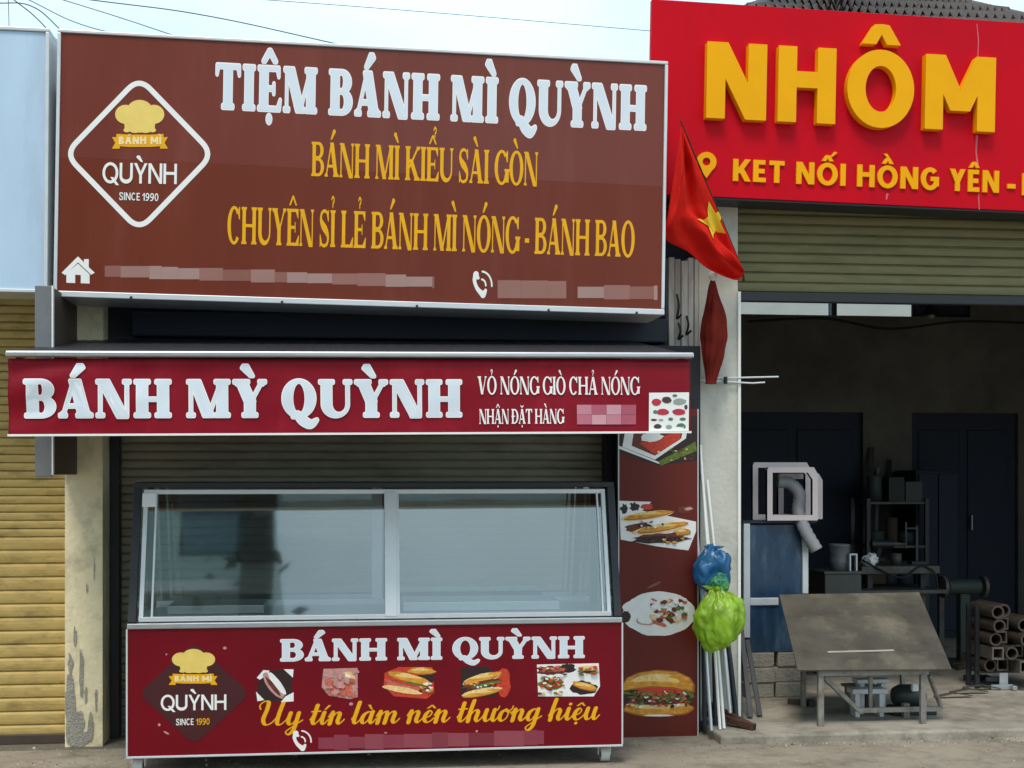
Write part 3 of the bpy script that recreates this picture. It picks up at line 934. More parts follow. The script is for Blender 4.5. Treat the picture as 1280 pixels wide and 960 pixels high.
f_ = part(MB().box(tb_, tc_, YB - .01, YB + .085, t0 - .002, t1 + .002), 'mullion', m_dkmetal, ws); f_.parent = tw; f_.matrix_parent_inverse = Matrix.Identity(4)
f_ = part(MB().box(5.35, td, YB + .06, YB + .088, t0, t1), 'blind', m_roomblue, ws); f_.parent = tw; f_.matrix_parent_inverse = Matrix.Identity(4)

# ------------------------------------------------------------------ house beyond, only its roof in view
def far_house():
    h = thing('tiled_house', (8, 17, 0), 'house behind the red sign, only its grey hipped tile roof in view', 'house')
    Y = 16.0
    a = W(1030, 6, Y); ridge_l = W(1075, -40, Y + 3); ridge_r = W(1190, -40, Y + 3)
    e0 = W(880, 30, Y); e1 = W(1330, 60, Y)
    apexl = W(1020, 2, Y + 2.2); 
    ze = e0.z - .1
    x0, x1 = e0.x, e1.x + 1
    ap = (W(1090, -30, Y + 3.5)); zr = ap.z
    xa, xb = x0 + 3.2, x1 - 3.2
    # courses of tiles on the front and left slopes
    mb = MB()
    n = 9
    for k in range(n):
        u0, u1 = k / n, (k + 1) / n + .02
        def P(u, side):
            z = ze + (zr - ze) * u; y = Y + 3.5 * u
            return (x0 + (xa - x0) * u if side == 0 else x1 + (xb - x1) * u, y, z)
        a0, a1, b0, b1 = P(u0, 0), P(u0, 1), P(u1, 0), P(u1, 1)
        m = 34
        for i in range(m):
            def q(u, p, r_): return tuple(p[j] + (r_[j] - p[j]) * u for j in range(3))
            s0, s1 = i / m, (i + .86) / m
            lo0, lo1, hi0, hi1 = q(s0, a0, a1), q(s1, a0, a1), q(s0, b0, b1), q(s1, b0, b1)
            mid_l = q((s0 + s1) / 2, a0, a1); mid_h = q((s0 + s1) / 2, b0, b1)
            L = .12
            v = [(lo0[0], lo0[1] - .03, lo0[2] + .07), (mid_l[0], mid_l[1], mid_l[2] + L + .07), (lo1[0], lo1[1] - .03, lo1[2] + .07),
                 hi0, (mid_h[0], mid_h[1], mid_h[2] + L), hi1]
            mb.add(v, [(0, 1, 4, 3), (1, 2, 5, 4)], 0)
    part(mb, 'roof', m_tile, h)
    mb = MB()
    mb.add([(x0, Y + .05, ze - .05), (x1, Y + .05, ze - .05), (xb, Y + 3.55, zr - .05), (xa, Y + 3.55, zr - .05), (x0, Y + 7, ze - .05), (x1, Y + 7, ze - .05)],
           [(0, 1, 2, 3), (4, 0, 3), (1, 5, 2), (5, 4, 3, 2)])
    part(mb, 'roof_deck', m_tile, h)
    mb = MB().tube([(x0, Y, ze + .04), (xa, Y + 3.5, zr + .06), (xb, Y + 3.5, zr + .06), (x1, Y, ze + .04)], .10, 10)
    mb.lathe([(.0, .42), (.07, .36), (.04, .28), (.12, .2), (.16, .1), (.1, 0)], 14, (xb - .0, Y + 3.5, zr))
    part(mb, 'ridge_tile', m_tile, h)
    part(MB().box(x0 - .05, x1 + .05, Y - .04, Y, ze - .16, ze - .02), 'eave_board', m_eave, h)
    part(MB().box(x0 + .5, x1 - .5, Y + .5, Y + 6.5, 0, ze - .1), 'wall', m_white_wall, h)
far_house()

# ------------------------------------------------------------------ house across the street, seen mirrored in the cart's glass
def opposite():
    h = thing('concrete_building', (-6, -9, 0), 'pale concrete building across the street, mirrored in the glass of the food cart', 'building')
    m_c = M('pale blue green render', 'b9cccb', .8, var=.12, scale=1.2)
    x0, x1, y, top = -11.0, -1.55, -9.0, 13.5
    part(MB().box(x0, x1, y - 9, y, 0, top), 'wall', m_c, h)
    for k in range(4):
        part(MB().box(x0 - .1, x1 + .1, y + .001, y + .5, 2.9 + 3.1 * k, 3.1 + 3.1 * k), 'balcony_slab', m_alu_w, h)
        for i in range(5):
            xa = x0 + .35 + i * 1.9
            f_ = part(MB().box(xa, xa + 1.2, y + .002, y + .06, .8 + 3.1 * k, 2.5 + 3.1 * k), 'window', m_dkmetal, h)
            g_ = part(MB().box(xa + .08, xa + 1.12, y + .062, y + .07, .88 + 3.1 * k, 2.42 + 3.1 * k), 'pane', m_blueglass, h)
            g_.parent = f_; g_.matrix_parent_inverse = Matrix.Identity(4)
    t = thing('street_tree', (-1.5, -8, 0), 'tall dark tree across the street, mirrored in the glass of the food cart', 'tree')
    part(MB().tube([(-1.5, -8, 0), (-1.45, -8, 4), (-1.55, -8, 8), (-1.5, -8, 13)], [.34, .3, .3, .2], 12), 'trunk', M('dark bark', '3a3431', .9, var=.3, bump=.5), t)
    mb = MB(); r_ = random.Random(2)
    for i in range(130):
        a = r_.uniform(0, 6.28); rr = 1.3 * r_.random() ** .5; z = r_.uniform(5.5, 14.5)
        c = Vector((-1.6 + rr * math.cos(a) * (.5 + .5 * math.sin(z)), -8 + rr * math.sin(a), z)); s_ = r_.uniform(.12, .26)
        u = Vector((r_.uniform(-1, 1), r_.uniform(-1, 1), r_.uniform(-1, 1))).normalized(); v = u.orthogonal().normalized()
        mb.add([c - u * s_, c + v * s_ * .5, c + u * s_, c - v * s_ * .5], [(0, 1, 2, 3)])
    part(mb, 'crown', M('dark leaves', '2f3d2c', .7, var=.4), t)
opposite()

# ================================================================== brown shop sign
def strip_patch(b, x0, y0, x1, y1, slope, mat_list, parent, seed, name='pixelated_text'):  # pale blocks standing in for pixelated, unreadable text
    """stand-in for a pixelated line of text: a row of pale blocks"""
    r_ = random.Random(seed); mb = MB(); x = x0
    while x < x1 - 1:
        wd = min(r_.uniform(14, 38), x1 - x)
        yy = (x - x0) * slope
        t = r_.uniform(0, 3); k = r_.randrange(len(mat_list))
        q = [b.L(x, y0 + yy + t), b.L(x + wd - .15, y0 + yy + t), b.L(x + wd - .15, y1 + yy - t * .6), b.L(x, y1 + yy - t * .6)]
        mb.tris(union([q]), 0, .0008, k); x += wd
    return mb.build(name, mat_list, parent)

def phone_icon(b, x0, y0, x1, y1, mat, parent, sc=1):
    """handset with two ringing waves"""
    def P(u, v): return (x0 + (x1 - x0) * u, y0 + (y1 - y0) * v)
    pts = catmull([(.17, .16), (.10, .40), (.24, .70), (.50, .92)], 8)
    n = len(pts); w_ = [.16 + .11 * abs(2 * i / (n - 1) - 1) ** 2 for i in range(n)]
    L_ = ribbon(pts, w_) + ribbon([(.17, .22), (.27, .28)], [.2, .14]) + ribbon([(.56, .86), (.62, .76)], [.2, .14])
    for rr in (.22, .36, .52):
        a = [(.42 + rr * .95 * math.cos(R(t)), .56 - rr * math.sin(R(t))) for t in range(-4, 88, 8)]
        if rr != .36: L_ += ribbon(a, [.075] * len(a))
    polys = [[P(*p) for p in q] for q in L_]
    return b.shape(polys, [], mat, parent, 'phone_icon')

def hat_polys(x0, y0, x1, y1):
    def P(u, v): return (x0 + (x1 - x0) * u, y0 + (y1 - y0) * v)
    def E(cx, cy, rx, ry): return [P(*p) for p in ell(cx, cy, rx, ry, 26)]
    body = [E(.5, .32, .26, .32), E(.21, .44, .21, .29), E(.79, .44, .21, .29), E(.36, .5, .2, .3), E(.64, .5, .2, .3),
            [P(.17, .5), P(.83, .5), P(.80, .93), P(.5, 1.0), P(.20, .93)], E(.24, .92, .07, .07), E(.76, .92, .07, .07), E(.4, .95, .1, .06), E(.62, .95, .1, .06)]
    return body

def ribbon_polys(x0, y0, x1, y1):
    def P(u, v): return (x0 + (x1 - x0) * u, y0 + (y1 - y0) * v)
    return [[P(.08, .0), P(.30, .05), P(.70, .05), P(.92, .0), P(.92, .82), P(.70, .88), P(.30, .88), P(.08, .82)],
            [P(0, .22), P(.14, .22), P(.14, 1), P(0, 1), P(.06, .6)], [P(1, .22), P(.86, .22), P(.86, 1), P(1, 1), P(.94, .6)]]

LOGO = dict(MONO, gap=.10)
def logo(b, hat, rib, name_, since, parent, dia_fn, lab, since_mat=None):
    """chef's hat, ribbon and the shop's name in thin letters"""
    lg = dia_fn()
    lg['label'] = lab
    b.shape(hat_polys(*hat), [], m_gold_l, lg, 'chef_hat', .0016, .003)
    rb = b.shape(ribbon_polys(*rib), [], m_gold, lg, 'ribbon', .0016, .003)
    w_ = rib[2] - rib[0]; h_ = rib[3] - rib[1]
    b.text('BÁNH MÌ', dict(SANS, S=.26, h=.22), rib[0] + w_ * .12, rib[3] - h_ * .30, rib[2] - w_ * .12, rib[3] - h_ * .30, h_ * .50, m_cream_v, lg, .003, .0042)
    x0, yb, x1, yb1, cap = name_
    b.text('QUỲNH', LOGO, x0, yb, x1, yb1, cap, m_white, lg, .0016, .003)
    x0, yb, x1, yb1, cap = since
    xm = x0 + (x1 - x0) * .55; ym = yb + (yb1 - yb) * .55
    b.text('SINCE', dict(SANS, S=.17, h=.15), x0, yb, xm - 1, ym, cap, m_white, lg, .0016, .003)
    b.text('1990', dict(SANS, S=.17, h=.15), xm + 2, ym, x1, yb1, cap, since_mat or m_white, lg, .0016, .003)
    return lg

def brown_sign():
    Y = 7.45
    o = W(67, 371, Y)
    e = W(830, 394, Y)
    tilt = math.atan2(o.z - e.z, e.x - o.x)
    b = Board('shop_sign', o, tilt, 'large brown shop sign with white and yellow lettering and diamond logo, above the awning', 'sign')
    tl, tr, br = b.L(67, 36), b.L(831, 77), b.L(830, 394)
    Wd = br[0]; H = (tl[1] + tr[1]) / 2
    fr = .018
    pn = MB().box(fr, Wd - fr, 0, .02, .034, H - fr).build('panel', m_brown, b.root)
    se = [b.L(78, 196), b.L(265, 204), b.L(545, 219), b.L(822, 233)]
    up = union([[(fr + .004, H - fr - .004), (fr + .004, se[0][1])] + se[1:3] + [(Wd - fr - .004, se[3][1]), (Wd - fr - .004, H - fr - .004)]])
    MB().tris(up, 0, .0004).build('vinyl_sheet', M('brown print upper sheet', '74362a', .30, var=.08, scale=1.2, bump=.08, bscale=2.2, rvar=.08, spec=.3, dirt='834a3e', dirt_amt=.35, dirt_scale=2.2, stretch=(2.2, 1, .35)), pn)  # lighter, purplish tint puts the sky's reflection into the sheet's colour
    mb = MB().box(0, Wd, -.014, .40, 0, .032).box(0, Wd, -.010, .40, H - fr, H).box(0, fr, -.012, .40, .034, H - fr - .002).box(Wd - fr, Wd, -.012, .40, .034, H - fr - .002)
    mb.build('frame', m_alu_w, b.root, bevel=.004)
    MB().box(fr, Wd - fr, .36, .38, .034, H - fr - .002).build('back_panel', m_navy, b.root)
    for q in (.12, .36, .58, .80, .95):
        MB().box(Wd * q, Wd * q + .012, -.020, -.0142, .0, .014).build('clip', m_dkmetal, b.root, bevel=.002)
    WIND = dict(COOPER, S=.285, h=.035, st=.04, r=.035, gap=.19)
    b.text('TIỆM BÁNH MÌ QUỲNH', WIND, 268.5, 133.5, 808, 160.5, 52.5, m_letter, pn, rim=.032, rim_mat=m_rim)
    b.text('BÁNH MÌ KIỂU SÀI GÒN', TIMES, 389, 220, 672, 232.5, 43, m_gold, pn)
    b.text('CHUYÊN SỈ LẺ BÁNH MÌ NÓNG - BÁNH BAO', TIMES, 284, 304.5, 793, 321.5, 46.5, m_gold, pn)
    # rounded diamond outline
    def dia():
        c = (174, 192.5); hw, hh = 92.5, 95.5
        P = []
        corners = [(c[0], c[1] - hh), (c[0] + hw, c[1]), (c[0], c[1] + hh), (c[0] - hw, c[1])]
        out = []
        for i in range(4):
            p, q, n = Vector(corners[i]), Vector(corners[i - 1]), Vector(corners[(i + 1) % 4])
            a = p + (q - p) * .15; z = p + (n - p) * .15
            for k in range(9):
                t = k / 8; out.append(tuple(a * (1 - t) ** 2 + p * 2 * t * (1 - t) + z * t * t))
        out.append(out[0])
        return b.shape(ribbon(out, [6.6] * len(out)), [], m_white, pn, 'logo')
    logo(b, (144, 125, 205.5, 166), (140, 167.5, 210, 186), (128, 228.5, 221, 230, 25), (149, 250, 198, 251.5, 9.5), pn, dia, 'white rounded diamond outline round a chef hat emblem')
    # house icon
    hx = [[(77, 341), (97.5, 320.5), (105, 328), (105, 324), (111, 324), (111, 334), (118.5, 341), (114, 343.5), (97.5, 328), (81.5, 344)],
          [(83, 342), (97.5, 329.5), (112, 343), (112, 354.5), (83, 353.5)]]
    b.shape(hx, [[(94, 354.6), (94, 343.5), (101, 343.8), (101, 355)]], m_white, pn, 'house_icon')
    phone_icon(b, 590.5, 338, 617, 371, m_white, pn)
    pale = [M('brown text blur %d' % i, c_, .5, var=.05) for i, c_ in enumerate(('8a5448', '96675c', '8d5a4f', 'a5837b', '9d7469'))]
    strip_patch(b, 131, 330.5, 543, 347, .034, pale, pn, 3)
    strip_patch(b, 622, 348, 708, 374, .01, pale[1:3] , pn, 5)
    strip_patch(b, 722, 356, 822, 374, .01, pale[:3] + [pale[3]], pn, 6)
brown_sign()

# ================================================================== red workshop sign
def red_sign():
    Y = 7.78
    o = W(826, 243, Y); e = W(1280, 264, Y)
    tilt = math.atan2(o.z - e.z, e.x - o.x)
    b = Board('workshop_sign', (o.x, Y, o.z), tilt, 'red sign with big raised yellow letters over the workshop, above the olive shutter', 'sign')
    tl = b.L(815, -2); x0 = b.L(815, -2)[0]; H = (tl[1] + b.L(1280, 29)[1]) / 2
    pn = MB().box(x0, 5.6, 0, .045, 0, H).build('panel', m_red, b.root, bevel=.003)
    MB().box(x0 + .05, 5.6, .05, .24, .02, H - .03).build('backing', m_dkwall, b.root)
    MB().box(x0 + .01, 5.6, .01, .24, -.012, -.002).build('bottom_trim', m_dkmetal, b.root)
    NH = dict(SANS, S=.255, h=.215, gap=.16, mv=.26)
    mb = MB(); b.letters(mb, layout('NHÔM', NH), 0, 0, 879.5, 150, 1238, 168, 95, 0, .055)
    mb.build('raised_lettering', m_yellow, pn, bevel=.003, seg=1)
    KET = dict(SANS, S=.235, h=.20, gap=.13)
    for wd, xa, xb in (('KET', 915.5, 979.5), ('NỐI', 994.5, 1056), ('HỒNG', 1070.5, 1172.5), ('YÊN', 1186, 1247.5)):
        b.text(wd, KET, xa, 226.5 + (xa - 915.5) * .0452, xb, 226.5 + (xb - 915.5) * .0452, 27.5, m_yellow, pn, 0, .012)
    b.text('-', KET, 1258, 244, 1268, 244.5, 27.5, m_yellow, pn, 0, .012)
    b.text('H', KET, 1276.5, 244.5, 1299, 245.5, 27.5, m_yellow, pn, 0, .012)
    a = [(882.5, 203)]
    pin = [ell(882.5, 203, 12.5, 12.5, 28), [(871.5, 208), (893.5, 208), (882.5, 223)]]
    b.shape(pin, [ell(882.5, 202.5, 5, 5, 18)], m_yellow, pn, 'location_pin', 0, .012)
    # cracked sealant seam with a pale drip
    pts = [(1221, 30), (1223, 50), (1222, 76)]
    pts2 = [(1221, 170), (1220, 190), (1222, 206), (1221, 212)]
    mm = M('pale pink sealant', 'cf5f6c', .7, var=.2, scale=30)
    b.shape(ribbon(pts, [.8, 1.4, .7]) + ribbon(pts2, [2.6, 1.6, 2.4, .8]) + ribbon([(1109, 243), (1108, 249)], [3, 1.5]) + ribbon([(1223, 243), (1224, 262)], [1.5, 1.2]), [], mm, pn, 'sealant_drip', 0, .0015)
red_sign()

# ================================================================== crimson awning
def awning():
    Y = 6.65
    o = W(14, 545, Y); e = W(861, 541, Y)
    tilt = math.atan2(o.z - e.z, e.x - o.x)
    b = Board('awning', (o.x, Y, o.z), tilt, 'long crimson awning banner with white lettering and silver bar, above the glass food cart', 'awning')
    tl = b.L(8, 446); tr = b.L(866, 446)
    x0, x1 = b.L(10, 500)[0], b.L(863, 500)[0]; H = (tl[1] + tr[1]) / 2
    yw = 8.0 - Y
    # sloping roof sheet, ribbed
    mb = MB()
    n = 44
    zf, zb_ = H + .012, H + .21
    pts = []
    for i in range(n * 2 + 1):
        x = tl[0] + .01 + (tr[0] - tl[0] - .02) * i / (2 * n); pts.append((x, .0025 if i % 2 else 0.0))
    v = [(x, 0.0, zf + d) for x, d in pts] + [(x, yw, zb_ + d) for x, d in pts]
    k = len(pts)
    mb.add(v, [(i, i + 1, i + 1 + k, i + k) for i in range(k - 1)])
    v2 = [(x, y, z - .006) for x, y, z in v]
    mb.add(v2, [(i + k, i + 1 + k, i + 1, i) for i in range(k - 1)])
    mb.build('roof_sheet', m_dkmetal, b.root)
    MB().box(tl[0], tr[0], -.03, .03, H - .004, H + .024).build('front_bar', m_alu, b.root, bevel=.008)
    mb = MB()
    for x in (tl[0] + .05, (tl[0] + tr[0]) / 2, tr[0] - .05):
        mb.bar((x, .03, H), (x, yw, H + .185), .03, .02)
    mb.build('arm', m_dkmetal, b.root)
    # cloth valance with shallow creases and a weighted hem
    def f(u, v_):
        x = x0 + (x1 - x0) * u; z = (H - .012) * (1 - v_)
        cr_ = .013 * noise.noise((x * 1.8 + z * 2.6, z * 1.2, 3)) + .006 * noise.noise((x * 5 - z * 6, z * 4, 8)) + .012 * math.exp(-(x - x0) * 2.2) * math.sin((x - x0) * 9 + (H - z) * 26) * max(0, z / H)
        edge = 1.0 if u > .12 else 1.7
        return (x, cr_ * edge * min(1, v_ * 5), z)
    mb = MB().grid(lambda u, v_: f(v_, u), 14, 120)
    val = mb.build('valance', m_cloth, b.root, fix=False)
    md = val.modifiers.new('thickness', 'SOLIDIFY'); md.thickness = .0025; md.offset = 1
    MB().bar((x0, -.006, .003), (x1, -.006, .003), .024, .010).build('hem', m_white, b.root)
    def cloth(T, d):
        def g(x, z, dd):
            p = f((x - x0) / (x1 - x0), 1 - z / (H - .012)); return (p[0], p[1] - d - dd, z)
        return g
    def ctext(txt, F, xl, yl, xr, yr, cap, mat, rim=0, rim_mat=None):
        mb = MB(); ms = [mat] + ([rim_mat] if rim else [])
        b.letters(mb, layout(txt, F), F['r'], rim, xl, yl, xr, yr, cap, 0, .0015, cloth(None, .0045))
        return mb.build('lettering', ms, val)
    ctext('BÁNH MỲ QUỲNH', dict(COOPER, S=.29, h=.04, st=.05, r=.033), 29.5, 520.5, 578, 519.5, 44.5, m_letter, .028, m_rim)
    ctext('VỎ NÓNG GIÒ CHẢ NÓNG', dict(TIMES, S=.23, h=.08), 597, 493, 800, 493.5, 22.5, m_rim)
    ctext('NHẬN ĐẶT HÀNG', TIMES, 599, 530, 705.5, 529.5, 18.5, m_rim)
    pk = [M('crimson text blur %d' % i, c_, .5, var=.05) for i, c_ in enumerate(('b2566a', 'c27d8c', 'ba6a7b', 'cf97a2'))]  # colours of the blocks that stand in for pixelated text
    r_ = random.Random(4); mb = MB()
    for i in range(4):
        for j in range(2):
            if i == 3 and j == 1: pass
            q = [b.L(721 + i * 18.6, 506 + j * 12.4), b.L(739.3 + i * 18.6, 506 + j * 12.4), b.L(739.3 + i * 18.6, 518.1 + j * 12.4), b.L(721 + i * 18.6, 518.1 + j * 12.4)]
            mb.tris(union([q]), 0, .001, r_.randrange(4), cloth(None, .0045))
    mb.build('pixelated_text', pk, val)
    # white food sticker with little red and green pictures
    st = MB().tris(union([[b.L(*p) for p in ((811, 491), (861, 490.5), (860.5, 538.5), (811, 539))]]), 0, .001, 0, cloth(None, .0045)).build('sticker', m_white, val)
    cols = [M('sticker red', 'b92a3f', .5), M('sticker green', '4f7a5c', .5), M('sticker dark', '4a3236', .5), M('sticker grey', '9aa09c', .5)]
    mb = MB()
    for (cx, cy, rx, ry, c_) in ((820, 503, 6, 4.5, 0), (833, 500, 6, 4, 2), (849, 502, 8, 4, 3), (828, 515, 8, 4, 0), (848, 515, 8, 4, 0), (819, 515, 3, 2.5, 1), (838, 524, 3, 2, 1),
                                 (822, 533, 5, 3, 2), (836, 534, 4, 3, 3), (851, 533, 6, 4, 1), (853, 524, 4, 2, 1), (843, 494.5, 3, 1.5, 1), (817, 525, 4, 1.5, 2), (826, 525, 3, 1.5, 3), (857, 509, 2, 3, 2)):
        q = [(cx + (px - cx) * (1 + .3 * noise.noise((px, py, cx))), py) for px, py in ell(cx, cy, rx, ry, 16)]
        mb.tris(union([[b.L(*p) for p in q]]), 0, .0008, c_, cloth(None, .0057))
    mb.build('sticker_picture', cols, val)
awning()

# ================================================================== printed food pictures
f_bread = M('printed bread crust', 'e0982e', .5, var=.4, scale=34, dirt='a85f1c', dirt_amt=.7, dirt_scale=22, stretch=(.6, 1, 1.6))
f_breadl = M('printed bread crumb', 'ecc47c', .5, var=.22, scale=50, dirt='fff0c8', dirt_amt=.7, dirt_scale=30)
f_meat = M('printed grilled meat', '6a2a1c', .5, var=.5, scale=60)
f_ham = M('printed ham', 'c8654f', .5, var=.3, scale=60)
f_green = M('printed herbs', '5f7422', .5, var=.5, scale=70)
f_dark = M('printed dark ground', '2a1414', .5, var=.3, scale=30)
f_white = M('printed plate', 'eeedea', .5, var=.06, scale=20)
f_redp = M('printed tomato', 'c93a1e', .5, var=.3, scale=60)
f_pink = M('printed pink paste', 'c4908a', .5, var=.3, scale=40)
f_crust = M('printed dark crust', 'a8641c', .5, var=.3, scale=40)
f_glint = M('printed crust highlight', 'f6cf6e', .5, var=.12, scale=40)
FOOD = [f_bread, f_breadl, f_meat, f_ham, f_green, f_dark, f_white, f_redp, f_pink, f_crust, f_glint]
BR, BL_, ME, HA, GR, DK, WH, RE, PI, CR, GL = range(11)

def picture(b, box, layers, parent, label=None, seed=1):
    """flat printed picture; layers = (material index, outline in unit box), later ones printed over earlier ones"""
    x0, y0, x1, y1 = box; mb = MB(); d = .0
    full = []
    for mi, q in layers:
        if mi == BR:
            cx = sum(p[0] for p in q) / len(q); cy = sum(p[1] for p in q) / len(q)
            full.append((CR, [(cx + (u - cx) * 1.06, cy + (v - cy) * 1.16 + .012) for u, v in q])); full.append((mi, q))
            lo = min(p[1] for p in q); hi = max(p[1] for p in q)
            for k, (sc, f_) in enumerate(((.66, .30), (.40, .40))):
                full.append(((GL, BL_)[k], [(cx - .02 + (u - cx) * sc, cy - (hi - lo) * .16 * (k + 1) * .6 + (v - cy) * f_ * (1 + .25 * noise.noise((u * 30, v * 30, k)))) for u, v in q]))
        else: full.append((mi, q))
    layers = full
    for i, (mi, q) in enumerate(layers):
        p = [b.L(x0 + (x1 - x0) * u, y0 + (y1 - y0) * v) for u, v in q]
        mb.tris(union([p]), 0, .0006 + .0002 * i, mi)
    o = mb.build('food_picture', FOOD, parent)
    if label: o['label'] = label
    return o
def blob(cx, cy, rx, ry, rot=0, seed=0, jit=.18, n=22):
    q = []
    for k in range(n):
        t = 2 * math.pi * k / n
        s_ = 1 + jit * noise.noise((2.2 * math.cos(t) + seed * 3.1, 2.2 * math.sin(t), seed)) * 1.6
        x, y = rx * s_ * math.cos(t), ry * s_ * math.sin(t)
        q.append((cx + x * math.cos(rot) - y * math.sin(rot), cy + x * math.sin(rot) + y * math.cos(rot)))
    return q
def bits(n, area_, mis, size, seed):
    r_ = random.Random(seed); o = []
    for i in range(n):
        o.append((r_.choice(mis), blob(r_.uniform(area_[0], area_[2]), r_.uniform(area_[1], area_[3]), size * r_.uniform(.6, 1.4), size * r_.uniform(.5, 1.1), r_.uniform(0, 3), seed + i, .35, 12)))
    return o

# ================================================================== glass food cart
def cart():
    Y = 7.09
    o = W(160, 945, Y); e = W(776, 930.5, Y)
    tilt = math.atan2(o.z - e.z, e.x - o.x)
    b = Board('food_cart', (o.x, Y, 0.0), tilt * .0, 'glass fronted food cart with a crimson printed front, standing on castors under the awning', 'food cart')
    bz = (b.L(160, 945)[1] + b.L(776, 930.5)[1]) / 2
    tz = (b.L(160, 785)[1] + b.L(777, 780)[1]) / 2
    x0, x1 = b.L(160, 860)[0], b.L(776.5, 860)[0]
    D = .72
    pn = MB().box(x0, x1, 0, .02, bz, tz).build('front_panel', m_crimson, b.root)
    mb = MB().box(x0 - .008, x1 + .008, -.006, .03, bz - .012, bz - .001).box(x0 - .010, x0 - .001, -.006, .03, bz, tz).box(x1 + .001, x1 + .010, -.006, .03, bz, tz)
    mb.build('panel_trim', m_alu_w, b.root, bevel=.002)
    MB().box(x0, x0 + .02, .022, D, bz, tz).box(x1 - .02, x1, .022, D, bz, tz).box(x0 + .02, x1 - .02, D - .02, D, bz, tz).box(x0 + .02, x1 - .02, .022, D - .022, bz, bz + .02).build('body', m_steel, b.root)
    ct = MB().box(x0 - .004, x1 + .004, -.012, D, tz + .001, tz + .03).build('counter_top', m_alu, b.root, bevel=.005)
    # lettering of the front
    b.text('BÁNH MÌ QUỲNH', dict(COOPER, S=.24, h=.05, st=.055), 350, 825.5, 731, 821, 25, m_letter, pn, rim=.03, rim_mat=m_rim)
    b.text('Uy tín làm nên thương hiệu', None, 324, 906.5, 750, 899, 14.6, m_gold, pn, script=True)
    def dia():
        c = (243, 867); hw, hh = 70, 64
        out = []
        corners = [(c[0], c[1] - hh), (c[0] + hw, c[1]), (c[0], c[1] + hh), (c[0] - hw, c[1])]
        for i in range(4):
            p, q, n = Vector(corners[i]), Vector(corners[i - 1]), Vector(corners[(i + 1) % 4])
            a = p + (q - p) * .14; z = p + (n - p) * .14
            for k in range(7):
                t = k / 6; out.append(tuple(a * (1 - t) ** 2 + p * 2 * t * (1 - t) + z * t * t))
        return b.shape([out], [], m_darkdia, pn, 'logo')
    logo(b, (215, 811, 269, 841), (211, 842, 272, 856), (201, 888, 283, 887, 19), (220, 906.5, 262, 905.5, 8), pn, dia, 'dark diamond with a chef hat emblem', m_gold)
    phone_icon(b, 365.5, 912.5, 391, 937.5, m_white, pn)
    pk = [M('maroon text blur %d' % i, c_, .5, var=.05) for i, c_ in enumerate(('7c2434', '8a3444', '84303f', '92404c'))]
    strip_patch(b, 398, 919, 680, 938, -.026, pk, pn, 8)
    b.shape([ell(281, 810, 2.4, 1.8, 10), ell(208, 818, 1.2, 1.2, 8), ell(199, 906, 1.8, 1.8, 8), ell(208, 916, 4, 1.2, 10, .5), ell(439, 880, 2.6, 2, 10), ell(482, 916, 2, 1, 8), ell(596, 914, 1.5, 1.5, 8)], [], f_pink, pn, 'scuff_mark', 0, .0008)
    # five pictures
    picture(b, (320, 834, 367, 877.5), [(DK, [(.12, .12), (.9, .06), (.97, .6), (.9, .98), (.1, .98), (.04, .6)]), (WH, [(.02, .3), (.2, .08), (.36, .1), (.3, .22), (.1, .36)]), (WH, [(.74, .06), (1, .06), (.98, .3)]),
            (WH, [(0, .7), (.22, .94), (.04, .98)]), (WH, [(.78, .84), (1, .72), (1, .98), (.66, 1)]), (PI, blob(.48, .52, .44, .17, .95, 3, .05)), (WH, blob(.56, .46, .38, .09, .95, 4, .05)), (ME, blob(.46, .56, .34, .06, .95, 5, .1))], pn, 'print of a long filled roll on a dark ground')
    picture(b, (402, 834, 447, 875.5), [(PI, [(.05, .05), (1, .02), (1, .9), (.8, .96), (.2, .86), (0, .6)]), (HA, blob(.55, .62, .38, .25, -.3, 6, .25)), (BL_, blob(.72, .3, .2, .17, 0, 7, .2)), (WH, blob(.7, .3, .1, .1, 0, 8, .3))] + bits(40, (.08, .1, .95, .85), [PI, HA, PI, PI], .09, 11), pn, 'print of sliced pink meat')
    picture(b, (479.5, 833, 543, 873.5), [(RE, [(.02, .2), (.3, .02), (.96, .02), (1, .8), (.85, 1), (.2, .92), (0, .6)]), (DK, blob(.84, .32, .16, .2, 0, 7)), (BR, blob(.74, .13, .26, .1, .05, 2)), (HA, blob(.42, .58, .42, .2, .3, 9)), (BR, blob(.5, .35, .44, .12, .38, 1, .06)), (BL_, blob(.36, .72, .4, .09, .28, 2, .06)),
            (RE, blob(.42, .5, .36, .05, .34, 5)), (GR, blob(.6, .53, .3, .03, .34, 8, .4))] + bits(14, (.72, .5, .95, .8), [WH, BR, ME], .04, 3), pn, 'print of two filled rolls on a red ground')
    picture(b, (576, 833, 638, 873.5), [(DK, [(0, .02), (.55, .0), (.7, .2), (.7, .95), (.0, .9)]), (RE, blob(.86, .5, .14, .46, 0, 3, .1)), (BL_, blob(.42, .38, .42, .14, -.42, 2, .06)), (BR, blob(.44, .36, .4, .1, -.42, 4, .05)), (ME, blob(.42, .55, .4, .1, -.35, 7, .2)), (GR, blob(.5, .56, .34, .05, -.35, 8, .3)), (BL_, blob(.42, .78, .42, .1, -.28, 2, .06)), (BR, blob(.44, .82, .38, .07, -.28, 5, .06))]
            + bits(12, (.2, .45, .75, .65), [WH, RE, BR], .03, 5), pn, 'print of a filled roll on a black ground')
